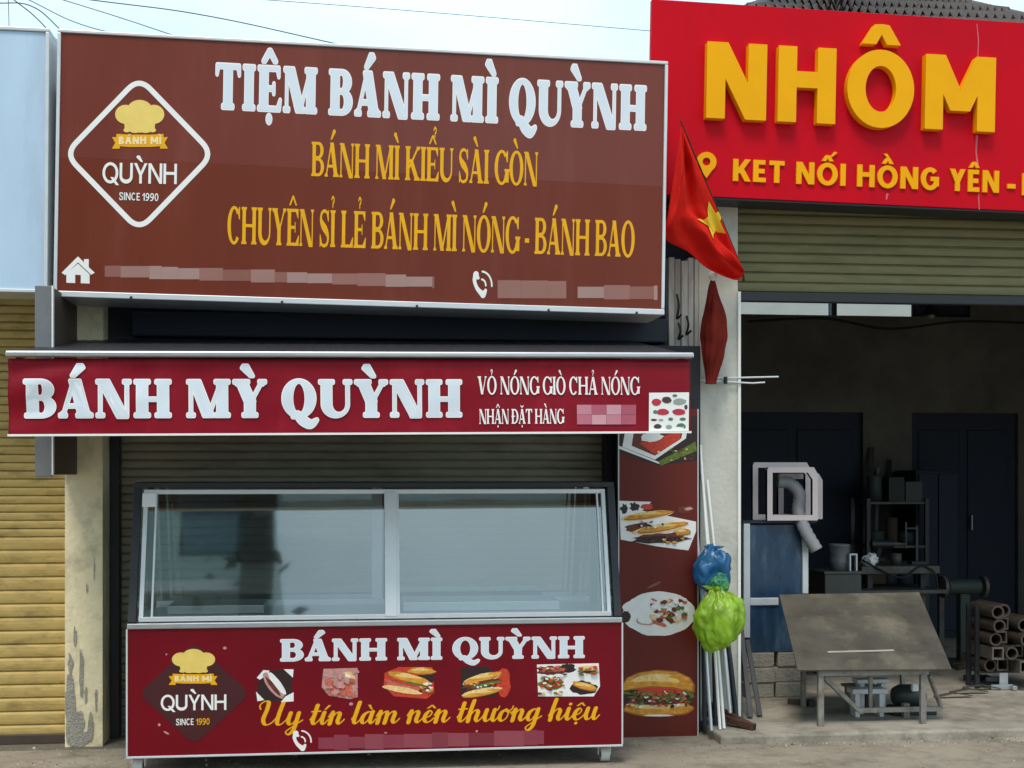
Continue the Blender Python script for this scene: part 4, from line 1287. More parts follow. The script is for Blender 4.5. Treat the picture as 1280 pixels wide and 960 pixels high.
    picture(b, (669.5, 829, 750, 870.5), [(WH, [(.02, .04), (.98, .0), (1, .7), (.9, 1), (.04, 1)]), (DK, blob(.5, .15, .12, .14, 0, 3)), (ME, blob(.24, .22, .2, .13, -.1, 4, .3)), (HA, blob(.26, .2, .16, .07, -.1, 4, .3)), (GR, blob(.26, .6, .2, .2, -.2, 5, .3)), (DK, blob(.74, .74, .22, .2, .4, 6)), (BR, blob(.76, .68, .2, .09, .5, 7, .1)),
            (BL_, blob(.82, .18, .15, .12, .1, 8, .3)), (ME, blob(.84, .26, .12, .05, 0, 3, .3))] + bits(60, (.05, .08, .46, .95), [HA, GR, ME, BL_, RE, WH], .03, 6) + bits(14, (.66, .08, .95, .35), [GR, RE, BL_], .03, 9), pn, 'print of four dishes on white')
    # glass case
    G0 = tz + .03
    lean = .20; H = 1.468
    def fy(z): return .015 + lean * (z - G0) / (H - G0)
    def fp(x, z, d=0): return (x, fy(z) - d, z)
    xi0, xi1 = x0 + .05, x1 - .05
    # outer dark end frames
    for s_, xa in ((-1, x0 + .018), (1, x1 - .018)):
        MB().bar(fp(xa, G0), fp(xa, H), .034, .04, 0, (1, 0, 0)).build('front_post', m_dkmetal, b.root, bevel=.003)
        MB().bar((xa, D - .02, G0), (xa, D - .02, H), .03, .03).build('rear_post', m_dkmetal, b.root, bevel=.003)
        MB().add([fp(xa + .002 * s_, G0 + .01, -.02), (xa + .002 * s_, D - .035, G0 + .01), (xa + .002 * s_, D - .035, H - .02), fp(xa + .002 * s_, H - .02, -.02)], [(0, 1, 2, 3)]).build('side_glass', m_glass_in, b.root)
    MB().box(x0, x1, fy(H) - .02, D, H, H + .028).build('top', m_dkmetal, b.root, bevel=.004)
    # silver sash frames of the two panes
    xm0, xm1 = b.L(483, 700)[0] - .006, b.L(497, 700)[0] - .004
    mb = MB()
    zt = H - .022; zl = G0 + .018
    mb.bar(fp(xi0, zt), fp(xi1, zt), .022, .024); mb.bar(fp(xi0, zl), fp(xi1, zl), .026, .024)
    for xa in (xi0 + .012, xi1 - .012): mb.bar(fp(xa, zl, -.001), fp(xa, zt, -.001), .026, .022, 0, (1, 0, 0))
    for xa in (xi0 + .065, xi1 - .045): mb.bar(fp(xa, zl, .004), fp(xa, zt, .004), .012, .010, 0, (1, 0, 0))
    mb.build('sash_frame', m_alu_w, b.root, bevel=.003)
    mb = MB().bar(fp((xm0 + xm1) / 2, zl, .010), fp((xm0 + xm1) / 2, zt, .010), .014, xm1 - xm0, 0, (1, 0, 0))
    mb.bar(fp(xm1 + .006, zl, -.004), fp(xm1 + .006, zt, -.004), .012, .022, 0, (1, 0, 0))
    mb.build('centre_post', m_alu_w, b.root, bevel=.002)
    MB().bar(fp(xi0 + .03, H - .10, .014), fp(xi0 + .03, H - .03, .014), .012, .07, 0, (1, 0, 0)).build('corner_plate', m_white, b.root, bevel=.002)
    for a, c in ((xi0 + .025, xm0 - .001), (xm1 + .013, xi1 - .025)):
        MB().add([fp(a, zl + .012), fp(c, zl + .012), fp(c, zt - .01), fp(a, zt - .01)], [(0, 1, 2, 3)]).build('glass_pane', m_glass, b.root)
    # inside: back doors, deck, shelf
    MB().box(x0 + .05, x1 - .05, D - .03, D - .024, G0, H).build('back_glass', m_glass_in, b.root)
    MB().box(x0 + .05, x1 - .05, D - .045, D - .032, G0 + .0, G0 + .05).box((x0 + x1) / 2 - .03, (x0 + x1) / 2 + .03, D - .045, D - .032, G0 + .05, H).build('back_frame', m_alu_w, b.root, bevel=.002)
    MB().box(x0 + .06, x1 - .06, .06, D - .06, G0 + .001, G0 + .02).build('deck', m_alu, b.root, bevel=.003)
    for k, (xa, xb_, h_) in enumerate(((xi0 + .12, xi0 + .62, .045), (xi0 + 1.35, xi0 + 2.2, .05))):
        MB().box(xa, xb_, .2, .55, G0 + .022, G0 + .022 + h_).build('tray', m_alu, b.root, bevel=.004)
    # castors
    for xa, ya in ((x0 + .04, .09), (x1 - .075, .09), (x0 + .04, D - .08), (x1 - .075, D - .08)):
        cs = MB().box(xa - .045, xa + .045, ya - .04, ya + .04, bz - .022, bz - .0122).box(xa - .034, xa - .028, ya - .012, ya + .02, .036, bz - .0215).box(xa + .028, xa + .034, ya - .012, ya + .02, .036, bz - .0215).build('castor', m_white, b.root, bevel=.002)
        mb = MB()
        mb.tube([(xa - .023, ya - .012, .040), (xa + .023, ya - .012, .040)], .038, 24)
        mb.tube([(xa - .0245, ya - .012, .040), (xa + .0245, ya - .012, .040)], .016, 14, 1)
        mb.build('wheel', [M('pale castor wheel', 'cfccc4', .5), m_dkmetal], cs, bevel=.004)
    return b
cart()

# ================================================================== tall menu board
def menu():
    Y = 7.80
    o = W(774, 922, Y)
    b = Board('menu_board', (o.x, Y, o.z), R(.0), 'tall narrow maroon board printed with sandwiches and a plate, beside the food cart', 'menu board')
    x1 = b.L(871.5, 800)[0]; H = 1.92
    pn = MB().box(0, x1, 0, .012, 0, H).build('panel', m_maroon, b.root)
    MB().box(-.006, -.001, -.004, .03, 0, H).box(x1 + .001, x1 + .007, -.004, .06, -.01, H).build('edge_trim', m_alu_w, b.root)
    MB().box(.02, .05, .0125, .06, -.03, .1).box(x1 - .05, x1 - .02, .0125, .06, -.03, .1).build('foot', m_dkmetal, b.root)
    MB().box(.01, x1 - .005, .014, .09, .02, H - .02).build('backing', m_dkmetal, b.root)
    # top: boxed meal
    picture(b, (774, 520, 871, 582), [(DK, [(0, 0), (1, 0), (1, .9), (.5, 1), (0, .75)]), (WH, [(.1, .1), (.9, 0), (.86, .45), (.46, .88), (.04, .62)]), (ME, [(.2, .2), (.84, .1), (.8, .45), (.46, .8), (.16, .6)]), (RE, [(.26, .55), (.8, .3), (.78, .48), (.46, .78)]), (WH, blob(.42, .42, .14, .1, -.3, 3)), (GR, [(.5, .92), (.98, .52), (1, .7), (.54, 1)]), (WH, [(0, .6), (.5, .92), (.52, .97), (0, .66)])] + bits(20, (.5, .66, .95, .9), [GR, BL_, ME], .02, 4), pn, 'print of an open meal box at the top')
    picture(b, (774, 626, 870, 688), [(WH, [(0, .0), (.42, .02), (.3, .2), (1, .42), (1, .62), (.9, 1), (.5, .92), (.02, .78)]), (RE, blob(.36, .12, .08, .06, 0, 3)), (DK, blob(.2, .12, .05, .08, 0, 4, .4)), (DK, blob(.07, .16, .05, .1, 0, 5, .4)), (ME, blob(.86, .17, .11, .07, -.3, 6, .3)), (PI, blob(.9, .16, .05, .03, -.3, 7, .3)),
            (ME, blob(.34, .52, .3, .09, -.22, 8, .2)), (WH, blob(.54, .42, .18, .07, -.25, 9, .2)), (BL_, blob(.36, .3, .35, .08, -.22, 1, .05)), (BR, blob(.38, .28, .31, .055, -.22, 2, .05)), (ME, blob(.56, .75, .34, .1, -.06, 3, .2)), (DK, blob(.52, .78, .3, .07, -.05, 4, .3)), (BL_, blob(.54, .55, .38, .09, -.26, 5, .05)), (BR, blob(.56, .53, .33, .06, -.26, 6, .05)), (BR, blob(.82, .62, .1, .06, -.2, 7, .2))]
            + bits(16, (.4, .7, .85, .85), [ME, HA, BR, DK], .025, 7) + bits(12, (.2, .42, .6, .55), [DK, PI, WH], .02, 8), pn, 'print of two grilled meat rolls on paper')
    picture(b, (778, 736, 869, 796), [(WH, blob(.5, .52, .5, .46, 0, 12, .04, 40)), (WH, blob(.16, .36, .13, .2, .6, 2)), (DK, blob(.05, .58, .07, .12, 0, 5)), (PI, blob(.34, .66, .16, .1, 0, 6, .1)), (WH, blob(.33, .64, .13, .09, 0, 6, .1)), (ME, blob(.62, .56, .06, .12, -.3, 5, .3)), (HA, blob(.5, .72, .12, .04, .5, 7, .2)), (ME, blob(.8, .36, .04, .12, .2, 3, .3))]
            + bits(46, (.42, .22, .88, .68), [WH, WH, GR, HA, ME, BL_], .042, 12), pn, 'print of a white plate of food')
    picture(b, (778, 838, 867, 895.5), [(DK, [(.02, .4), (.98, .4), (.96, .8), (.04, .8)]), (BR, blob(.5, .82, .46, .15, 0, 4, .05, 34)), (BL_, blob(.5, .74, .44, .06, 0, 5, .05)), (ME, blob(.5, .66, .47, .09, 0, 6, .15)), (GR, blob(.5, .52, .48, .1, 0, 7, .3)), (RE, blob(.56, .42, .42, .07, .05, 8, .15)), (WH, blob(.5, .98, .2, .02, 0, 2)),
            (BR, [(.02, .42), (.02, .3), (.08, .16), (.24, .06), (.48, .01), (.75, .04), (.93, .16), (.99, .3), (.98, .44), (.7, .36), (.4, .34), (.2, .38)]), (BL_, [(.1, .24), (.24, .12), (.48, .07), (.7, .1), (.6, .16), (.3, .2)])]
            + bits(70, (.06, .44, .94, .78), [GR, GR, DK, WH, HA, RE, ME], .030, 21), pn, 'print of a burger in a golden bun')
    b.shape([ell(818, 731, 10, 1.6, 12, -.45)], [], M('scuff on maroon', '8a4a40', .6), pn, 'scuff_mark', 0, .0008)
menu()

# ================================================================== national flag on the pillar
def flag():
    base = Vector((2.30, 7.98, 2.62)); 
    base = W(929, 338, 7.9); tip = W(851, 156, 7.42)
    f0 = thing('flag', W(915, 352, 7.98), 'red flag with a yellow star, hanging on a slanted pole beside the brown sign', 'flag')
    pole = MB().tube([base + Vector((.03, .09, -.05)), base + Vector((0, .012, 0)), tip + Vector((0, .01, .03))], [.008, .007, .004], 10)
    part(pole, 'pole', m_rust, f0)
    lf = [W(851, 157, 7.42), W(846, 205, 7.40), W(838, 262, 7.42), W(834, 294, 7.46), W(862, 314, 7.58), W(885, 336, 7.70), W(918, 351, 7.84), W(929, 340, 7.9)]
    LF = catmull([tuple(p) for p in lf], 8)
    def edge(t):
        k = t * (len(LF) - 1); i = min(int(k), len(LF) - 2); q = k - i
        return Vector(LF[i]).lerp(Vector(LF[i + 1]), q)
    def surf(u, v):
        p = tip.lerp(base, u); q = edge(u)
        r_ = p.lerp(q, v)
        fold = math.sin(v * 9 + u * 4.5) * .05 + math.sin(v * 19 - u * 7) * .02 + .035 * noise.noise((u * 5, v * 4, 2)) + .012 * noise.noise((u * 14, v * 12, 5))
        k = min(1, v * 3) * min(1, (1 - u) * 4 + .25) * min(1, u * 5)
        r_.y += -fold * k - .10 * v * (1 - v) * k
        r_.z += .006 * math.sin(v * 20 + u * 9) * k
        return r_
    cl = part(MB().grid(surf, 60, 60), 'cloth', m_flag, f0)
    md = cl.modifiers.new('thickness', 'SOLIDIFY'); md.thickness = .003
    # star sewn on the cloth, folded away at the pole side
    inner = []
    cst = []
    for k in range(10):
        r_ = 25.5 if k % 2 == 0 else 10.5
        an = math.pi / 2 + k * math.pi / 5 + .22
        px, py = 889 + r_ * math.cos(an) * .8, 273 - r_ * math.sin(an)
        dx, dy = px - 851, py - 157
        # along the pole (78, 182) and across the cloth (-38, 43)
        det = 78 * 43 - (-38) * 182
        cst.append(((dx * 43 + 38 * dy) / det, (78 * dy - 182 * dx) / det))
    for i in range(10):
        a, c = Vector(cst[i]), Vector(cst[(i + 1) % 10])
        inner += [tuple(a.lerp(c, k / 8)) for k in range(8)]
    clipd = [(x, max(.006, min(.98, y))) for x, y in inner]
    T = union([clipd])
    # finer triangles so that it follows the folds
    V, F = [Vector((*p, 0)) for p in T[0]], T[1]
    bm = bmesh.new(); vv = [bm.verts.new(p) for p in V]
    for t in F:
        try: bm.faces.new([vv[i] for i in t])
        except ValueError: pass
    bmesh.ops.subdivide_edges(bm, edges=bm.edges[:], cuts=3, use_grid_fill=True)
    bmesh.ops.triangulate(bm, faces=bm.faces[:])
    bm.verts.index_update()
    P = []
    for p in bm.verts:
        e = .004
        u, v = p.co.x, p.co.y
        a = surf(u, v); n = (surf(u + e, v) - a).cross(surf(u, v + e) - a).normalized()
        if n.y > 0: n = -n
        P.append(a + n * .006)
    fs = [tuple(q.index for q in f.verts) for f in bm.faces]; bm.free()
    part(MB().add(P, fs, 0, True), 'star', m_star, f0)
flag()

# ------------------------------------------------------------------ furled maroon flag
def furled():
    a = W(891, 350, 7.86); c = W(888, 480, 7.86)
    f0 = thing('furled_flag', c, 'furled maroon cloth with a white knob, hanging on the pale pillar below the red flag', 'furled flag')
    prof = [(0, .012), (.05, .022), (.2, .042), (.38, .066), (.55, .072), (.72, .060), (.86, .040), (.96, .030), (1, .030)]
    def rad(t):
        for (t0, r0), (t1, r1) in zip(prof[:-1], prof[1:]):
            if t <= t1: return r0 + (r1 - r0) * (t - t0) / (t1 - t0)
        return prof[-1][1]
    def g(u, v):
        t = v; ang = 2 * math.pi * u
        cx = a.x + (c.x - a.x) * t + .012 * math.sin(t * 3.3); z = a.z + (c.z - a.z) * t
        r_ = rad(t) * (1 + .20 * math.sin(ang * 3 + t * 1.5) * min(1, t * 4) + .07 * math.sin(ang * 7 + 1) + .18 * noise.noise((math.cos(ang) * 1.2, math.sin(ang) * 1.2, t * 5)))
        return (cx + r_ * math.cos(ang), a.y + r_ * .8 * math.sin(ang), z)
    part(MB().grid(lambda u, v: g(u, v), 60, 30), 'cloth', m_furl, f0)
    k = MB().lathe([(0, .055), (.018, .05), (.027, .03), (.024, .012), (.012, -.002), (.010, -.03)], 16, (a.x, a.y, a.z))
    part(k, 'knob', m_white, f0)
furled()

def bracket():
    p = W(905, 474, 7.95)
    br = thing('wall_bracket', p, 'pair of thin steel rods sticking out sideways from the pale pillar', 'bracket')
    mb = MB().tube([W(880, 473, 7.97), W(973, 471, 8.0)], .0055, 8)
    part(mb, 'rod', m_alu_w, br)
    mb = MB().tube([W(868, 475, 7.96), W(940, 479, 7.98), W(956, 478, 7.98)], .0055, 8)
    part(mb, 'rod', m_alu_w, br)
    part(MB().tube([W(907, 471, 7.95), W(907, 480, 7.95)], .012, 8), 'clamp', m_dkmetal, br)
bracket()

# ------------------------------------------------------------------ poles leaning by the pillar
POLES = [((889, 916, 7.66), (869, 640, 7.93), .011, 's', 'silver pole leaning beside the menu board edge, its foot nearer the street'),
         ((900, 911, 7.70), (875, 556, 7.94), .009, 'w', 'long white pole leaning second from the menu board'),
         ((905, 911, 7.72), (877, 590, 7.95), .010, 'w', 'long white pole third from the menu board'),
         ((914, 896, 7.84), (884, 600, 7.96), .009, 'w', 'slanted white pole leaning fourth from the menu board'),
         ((917, 893, 7.88), (896, 735, 7.97), .008, 's', 'short silver pole leaning last in the bundle beside the pillar'),
         ((881, 905, 7.80), (876, 700, 7.97), .014, 'd', 'thick dark bar behind the white poles, beside the menu board'),
         ((894, 905, 7.84), (890, 720, 7.97), .014, 'd', 'thick dark bar behind the long white poles'),
         ((921, 897, 7.86), (905, 770, 7.97), .016, 'd', 'thick dark bar under the bright green bag, by the pillar corner')]
for (p0, p1, r_, c_, lab) in POLES:
    a, b_ = W(*p0), W(*p1)
    a.z = .05 + r_ * .5
    mm = {'w': m_white, 's': m_alu, 'd': m_dkmetal}[c_]
    o = MB().tube([a, a.lerp(b_, .5) + Vector((.004, 0, 0)), b_], r_, 10).build('pole', mm)
    tag(o, lab, 'pole', 'poles leaning on the pillar')

# steel bars lying at the foot of the poles
for k, (pa, pb, lab) in enumerate((((884, 880, 8.0), (936, 908, 7.72), 'rusty square tube slanting down to the floor, upper one of two by the pillar foot'),
                                   ((880, 890, 7.95), (943, 913, 7.66), 'rusty square tube lying lowest, its open end pointing to the street'))):
    a, b_ = W(*pa), W(*pb)
    b_.z = .05 + .02
    d = (b_ - a).normalized()
    o = MB().bar(a, b_, .036, .036)
    o.bar(b_ - d * .001, b_ + d * .0015, .026, .026, 1)
    tag(o.build('square_tube', [m_rust, m_black], bevel=.002), lab, 'steel tube', 'steel tubes by the pillar foot')
# dark flat bars leaning inside the opening
for k, (pa, pb, lab) in enumerate((((926, 900, 8.0), (921, 790, 8.30), 'dark flat bar leaning nearest the pillar corner, right of the green bag'), ((938, 898, 8.02), (926, 780, 8.36), 'dark flat bar leaning second from the pillar corner'),
                                   ((950, 896, 8.06), (934, 800, 8.40), 'dark flat bar leaning farthest from the pillar corner, before the grey blocks'))):
    a, b_ = W(*pa), W(*pb); a.z = .06
    tag(MB().bar(a, b_, .03, .012).build('flat_bar', m_dkmetal, bevel=.002), lab, 'steel bar', 'dark bars leaning inside the opening')

# ------------------------------------------------------------------ plastic bags
def bag(name, c, rx, ry, rz, col, label, seed, tie=None, dents=1.0):
    m = M(name + ' film', col, .36, var=.42, scale=13, sss=.0, spec=.45)
    b_ = m.node_tree.nodes['Principled BSDF']
    b_.inputs['Transmission Weight'].default_value = .45
    n_ = m.node_tree
    vo = n_.nodes.new('ShaderNodeTexVoronoi'); vo.feature = 'DISTANCE_TO_EDGE'; vo.inputs['Scale'].default_value = 17
    mp_ = n_.nodes.new('ShaderNodeMapping'); mp_.inputs['Scale'].default_value = (1.3, 1.3, .55); mp_.inputs['Rotation'].default_value = (.3, .5, 0)
    tc_ = n_.nodes.new('ShaderNodeTexCoord')
    nn = n_.nodes.new('ShaderNodeTexNoise'); nn.inputs['Scale'].default_value = 9
    mxv = n_.nodes.new('ShaderNodeMix'); mxv.data_type = 'RGBA'; mxv.inputs[0].default_value = .12
    n_.links.new(tc_.outputs['Object'], mp_.inputs[0]); n_.links.new(tc_.outputs['Object'], nn.inputs['Vector'])
    n_.links.new(mp_.outputs[0], mxv.inputs[6]); n_.links.new(nn.outputs['Color'], mxv.inputs[7]); n_.links.new(mxv.outputs[2], vo.inputs['Vector'])
    bp_ = n_.nodes.new('ShaderNodeBump'); bp_.inputs['Strength'].default_value = .22; bp_.inputs['Distance'].default_value = .03
    n_.links.new(vo.outputs['Distance'], bp_.inputs['Height']); n_.links.new(bp_.outputs['Normal'], b_.inputs['Normal'])
    t = thing(name, (c.x, c.y, c.z - rz), label, 'plastic bag')
    bm = bmesh.new(); bmesh.ops.create_icosphere(bm, subdivisions=5, radius=1)
    for v in bm.verts:
        p = v.co.copy()
        o_ = Vector((seed * 3, seed, -seed))
        q3 = Vector((p.x * 1.3, p.y * 1.3, p.z * .7))
        an = math.atan2(p.y, p.x)
        pleat = (math.sin(an * 9 + seed + 2 * noise.noise(p * 2)) * .05 + math.sin(an * 17 + seed * 2) * .025) * max(0, p.z + .15)
        rad_ = Vector((math.cos(an) * 2.4, math.sin(an) * 2.4, p.z * 1.0))
        n = noise.noise(p * 1.4 + o_) * .26 - abs(noise.noise(rad_ + o_)) * .30 - abs(noise.noise(q3 * 2.6 + o_)) * .16 - abs(noise.noise(rad_ * 2.3 + o_)) * .10 + .20 + pleat
        k = 1 + n * dents
        top = max(0, p.z - .45)
        q = Vector((p.x * rx, p.y * ry, p.z * rz)) * k
        q.x *= 1 - top * .7; q.y *= 1 - top * .7
        v.co = q + c
    me = bpy.data.meshes.new('film'); bm.to_mesh(me); bm.free()
    me.polygons.foreach_set('use_smooth', [True] * len(me.polygons))
    me.materials.append(m)
    o = bpy.data.objects.new('film', me); COL.objects.link(o); o.parent = t
    bpy.context.view_layer.update(); rel(o, t)
    # gathered neck with a flared lip
    z0 = c.z + rz * .80
    def g(u, v):
        a = 2 * math.pi * u
        r_ = rx * (.30 - .22 * math.sin(math.pi * min(1, v * 1.6)) + .42 * max(0, v - .5)) * (1 + .3 * math.sin(a * 6 + seed))
        return (c.x + r_ * math.cos(a) + .02 * v * math.sin(seed), c.y + r_ * math.sin(a) * .7, z0 + v * rz * .30)
    part(MB().grid(g, 48, 12), 'gathered_neck', m, t)
bag('blue_bag', W(890, 712, 7.72), .098, .07, .125, '2b78b0', 'crumpled blue plastic bag hung on the poles, above the green one', 2.3, dents=1.3)
bag('green_bag', W(898, 772, 7.62), .132, .10, .165, 'aad636', 'bulging bright green plastic bag hung low on the poles', 5.1)
bag('small_green_bag', W(899, 730, 7.63), .05, .04, .05, '4fae7c', 'small sea green plastic bag squeezed between the blue and the bright green bags', 8.1, dents=1.4)

# ================================================================== inside the workshop
# tilted sheet on a low welded stand
def table():
    t = thing('tilted_work_table', (3.1, 7.75, .05), 'low steel stand carrying a big tilted stained board at the front of the workshop', 'work table')
    BLc, BRc, TRc, TLc = W(997, 837, 7.70), W(1190, 836, 7.68), W(1149, 740, 8.48), W(974, 743, 8.50)
    def P(u, v, d=0):
        a = BLc.lerp(BRc, u); b_ = TLc.lerp(TRc, u); p = a.lerp(b_, v)
        n = (BRc - BLc).cross(TLc - BLc).normalized(); n = n if n.z > 0 else -n
        return p + n * d
    m_board = M('stained plywood', '555046', .6, var=.45, scale=3.4, bump=.2, dirt='958b76', dirt_amt=.6, dirt_scale=1.5, stretch=(1, 1, 1))
    mb = MB()
    v = [P(0, 0), P(1, 0), P(1, 1), P(0, 1), P(0, 0, -.014), P(1, 0, -.014), P(1, 1, -.014), P(0, 1, -.014)]
    mb.add(v, [(0, 1, 2, 3), (7, 6, 5, 4), (0, 4, 5, 1), (1, 5, 6, 2), (2, 6, 7, 3), (3, 7, 4, 0)])
    part(mb, 'board', m_board, t, bevel=.003)
    # frame
    zt = P(.5, 0).z - .025
    fl, fr_ = W(1026, 842, 7.74), W(1154, 841, 7.74)
    part(MB().bar((fl.x - .02, 7.74, zt), (fr_.x + .03, 7.74, zt), .035, .035), 'rail', m_stand, t, bevel=.003)
    for q, yb, zb in ((fl, 7.74, .05), (fr_, 7.74, .05)):
        part(MB().bar((q.x, 7.745, .05), (q.x, 7.745, zt - .018), .035, .03), 'leg', m_stand, t, bevel=.003)
    bl_, br_ = P(.15, .85), P(.85, .85)
    for q in (bl_, br_):
        part(MB().bar((q.x, q.y, .05), (q.x, q.y, q.z - .02), .03, .03), 'leg', m_stand, t, bevel=.003)
    part(MB().bar((bl_.x, bl_.y, bl_.z - .035), (br_.x, br_.y, br_.z - .035), .03, .03), 'rail', m_stand, t, bevel=.003)
    # low trapezoid brace
    zl = W(1073, 888, 7.85).z
    x0, x1 = W(1073, 888, 7.85).x, W(1177, 886, 7.85).x
    part(MB().bar((x0, 7.85, zl), (x1, 7.85, zl), .028, .03), 'low_rail', m_stand, t, bevel=.003)
    part(MB().bar((fl.x + .03, 7.77, zt - .03), (x0, 7.85, zl), .026, .026), 'brace', m_stand, t, bevel=.003)
    part(MB().bar((fr_.x + .05, 7.77, zt - .03), (x1, 7.85, zl), .022, .022), 'brace', m_stand, t, bevel=.003)
    xm = W(1088, 870, 7.87).x
    part(MB().bar((xm, 7.87, zl), (xm, 7.87, zt - .02), .022, .022), 'upright', m_stand, t, bevel=.003)
    xm = W(1132, 890, 7.95).x
    part(MB().bar((xm, 7.95, .05), (xm, 7.95, zl + .02), .04, .04), 'stub_leg', m_stand, t, bevel=.003)
    return P, zl, m_board
P_, zl_, m_board = table()
a, b_ = P_(.22, .2, .007), P_(.66, .215, .007)
tag(MB().bar(a, b_, .012, .010).build('thin_rod', M('pale wood strip', 'b9b3a4', .7), bevel=.002), 'thin pale strip lying across the tilted stained board', 'strip')
# machines and parts under the stand
def under():
    Y = 8.02
    def box_px(x0, y0, x1, y1, Y_, dep): 
        p, q = W(x0, y1, Y_), W(x1, y0, Y_); return (p.x, q.x, Y_, Y_ + dep, p.z, q.z)
    t = thing('cut_off_machine', (3.25, 8.1, .05), 'small dark motor tool on the floor under the tilted board', 'machine')
    p = W(1140, 882, 8.05)
    mb = MB().lathe([(0, -.10), (.05, -.10), (.07, -.06), (.07, .06), (.045, .1), (0, .1)], 20, (0, 0, 0))
    mb.v = [(p.x + z, 8.1 + y, .16 + x) for x, y, z in mb.v]
    part(mb, 'motor', M('dark green enamel', '2d3a36', .5, var=.2), t)
    part(MB().box(p.x - .14, p.x + .14, 8.0, 8.2, .05, .085), 'base', m_dkmetal, t, bevel=.005)
    part(MB().box(p.x - .018, p.x + .022, 8.0, 8.03, .20, .245), 'switch', m_white, t, bevel=.004)
    for k, (x0, y0, x1, y1, Y_, dep, mm, lab) in enumerate((
            (1066, 861, 1110, 868, 7.98, .10, m_alu_w, 'white flat metal offcut on the lower shelf under the tilted board, nearest the street'),
            (1072, 849, 1112, 855, 8.08, .10, m_alu_w, 'pale metal offcut lying highest under the tilted board'),
            (1058, 856, 1096, 860, 8.16, .10, m_stand, 'narrow grey metal offcut between two white ones under the tilted board'))):
        bx = box_px(x0, y0, x1, y1, Y_, dep)
        mb = MB().box(*bx).box(bx[0] + .02, bx[0] + .05, bx[2] + .01, bx[3] - .01, .05, bx[4] - .001).box(bx[1] - .05, bx[1] - .02, bx[2] + .01, bx[3] - .01, .05, bx[4] - .001)
        tag(mb.build('metal_offcut', mm, bevel=.003), lab, 'offcut', 'offcuts under the tilted board')
under()

# blue glazed cabinet on grey blocks, with white frames on top
def px_box(x0, y0, x1, y1, Y, dep):
    p, q = W(x0, y1, Y), W(x1, y0, Y); return (p.x, q.x, Y, Y + dep, p.z, q.z)
cab = px_box(929, 656, 1010, 816, 8.75, .3)
def cabinet():
    x0, x1, y0, y1, z0, z1 = cab
    t = thing('blue_cabinet', ((x0 + x1) / 2, y0 + .15, z0), 'blue panelled cabinet with pale aluminium edges, left behind the tilted board', 'cabinet')
    part(MB().box(x0 + .03, x1 - .02, y0 + .01, y1, z0, z1), 'body', m_blueglass, t)
    part(MB().box(x0, x0 + .045, y0 - .01, y0 + .03, z0 + .1, z1 + .01), 'stile', m_alu_w, t, bevel=.004)
    zz = W(1005, 742, 8.75).z
    part(MB().box(x1 - .04, x1, y0 - .01, y0 + .03, zz, z1 + .0), 'stile', m_alu_w, t, bevel=.004)
    zz = W(950, 752, 8.75).z
    part(MB().box(x0 + .046, W(973, 752, 8.75).x, y0 - .006, y0 + .0095, zz - .025, zz + .025), 'cross_rail', m_alu_w, t, bevel=.004)
    part(MB().box(x0 - .005, x1 + .06, y0 - .005, y1, z1 + .012, z1 + .03), 'top', m_dkmetal, t)
cabinet()
zt = cab[5] + .031
for k, (x0, y0, x1, y1, dy, lab) in enumerate(((958, 584, 1021, 655, 0, 'square white window frame standing frontmost on the blue cabinet'), (940, 578, 1012, 650, .15, 'white window frame standing second, set to the left on the blue cabinet'),
                                              (972, 592, 1027, 650, .24, 'white window frame standing hindmost, set to the right on the blue cabinet'))):
    a = W(x0, y1, 8.72 + dy); c = W(x1, y0, 8.72 + dy)
    z1 = c.z; w_ = .036
    mb = MB()
    X0, X1 = a.x, c.x; yy = 8.72 + dy
    ch = .045
    T = union([[(X0, zt), (X1, zt), (X1, z1 - ch), (X1 - ch * .6, z1), (X0 + .01, z1), (X0, z1 - .02)]], [[(X0 + w_, zt + w_), (X1 - w_, zt + w_), (X1 - w_, z1 - w_ - ch), (X1 - w_ - ch * .7, z1 - w_), (X0 + w_, z1 - w_)]])
    mb.tris(T, -.02, .02, 0, lambda x, z, d: (x, yy - d, z)).tris(union([[(X0, zt), (X1, zt), (X1, z1 - ch), (X1 - ch * .6, z1), (X0 + .01, z1), (X0, z1 - .02)]], [[(X0 + w_, zt + w_), (X1 - w_, zt + w_), (X1 - w_, z1 - w_ - ch), (X1 - w_ - ch * .7, z1 - w_), (X0 + w_, z1 - w_)]]), .02, -.02, 0, lambda x, z, d: (x, yy - d, z))
    tag(mb.build('window_frame', M('pinkish white frame paint %d' % k, 'd2c4c4', .5, var=.08)), lab, 'window frame', 'window frames on the blue cabinet')
def duct():
    pts = [W(972, 602, 8.82), W(987, 604, 8.81), W(999, 618, 8.80), W(998, 640, 8.80), W(1006, 662, 8.70), W(1021, 688, 8.66)]
    C_ = catmull([tuple(p) for p in pts], 8)
    n = len(C_)
    t = tag(MB().tube(C_, [.040 + .005 * (k % 2) for k in range(n)], 14).build('flexible_hose', M('grey hose', '8d8e92', .6)), 'thick curved grey hose seen through the white window frames', 'hose')
duct()
# grey blocks below the cabinet
r_ = random.Random(3)
z = .05
labs = ['grey block at the bottom left under the blue cabinet', 'grey block at the bottom right under the blue cabinet', 'grey block in the middle left under the blue cabinet', 'grey block in the middle right under the blue cabinet', 'grey block topmost left under the blue cabinet', 'grey block topmost right under the blue cabinet']
hh = (cab[4] - .05) / 3
for i in range(3):
    for j in range(2):
        x0 = cab[0] + .03 + j * .20 + r_.uniform(-.01, .01)
        mb = MB().box(x0, x0 + .19, cab[2] + r_.uniform(0, .02), cab[3], .05 + hh * i, .05 + hh * (i + 1) - .002)
        tag(mb.build('concrete_block', m_bare, bevel=.008), labs[i * 2 + j], 'block', 'grey blocks under the blue cabinet')

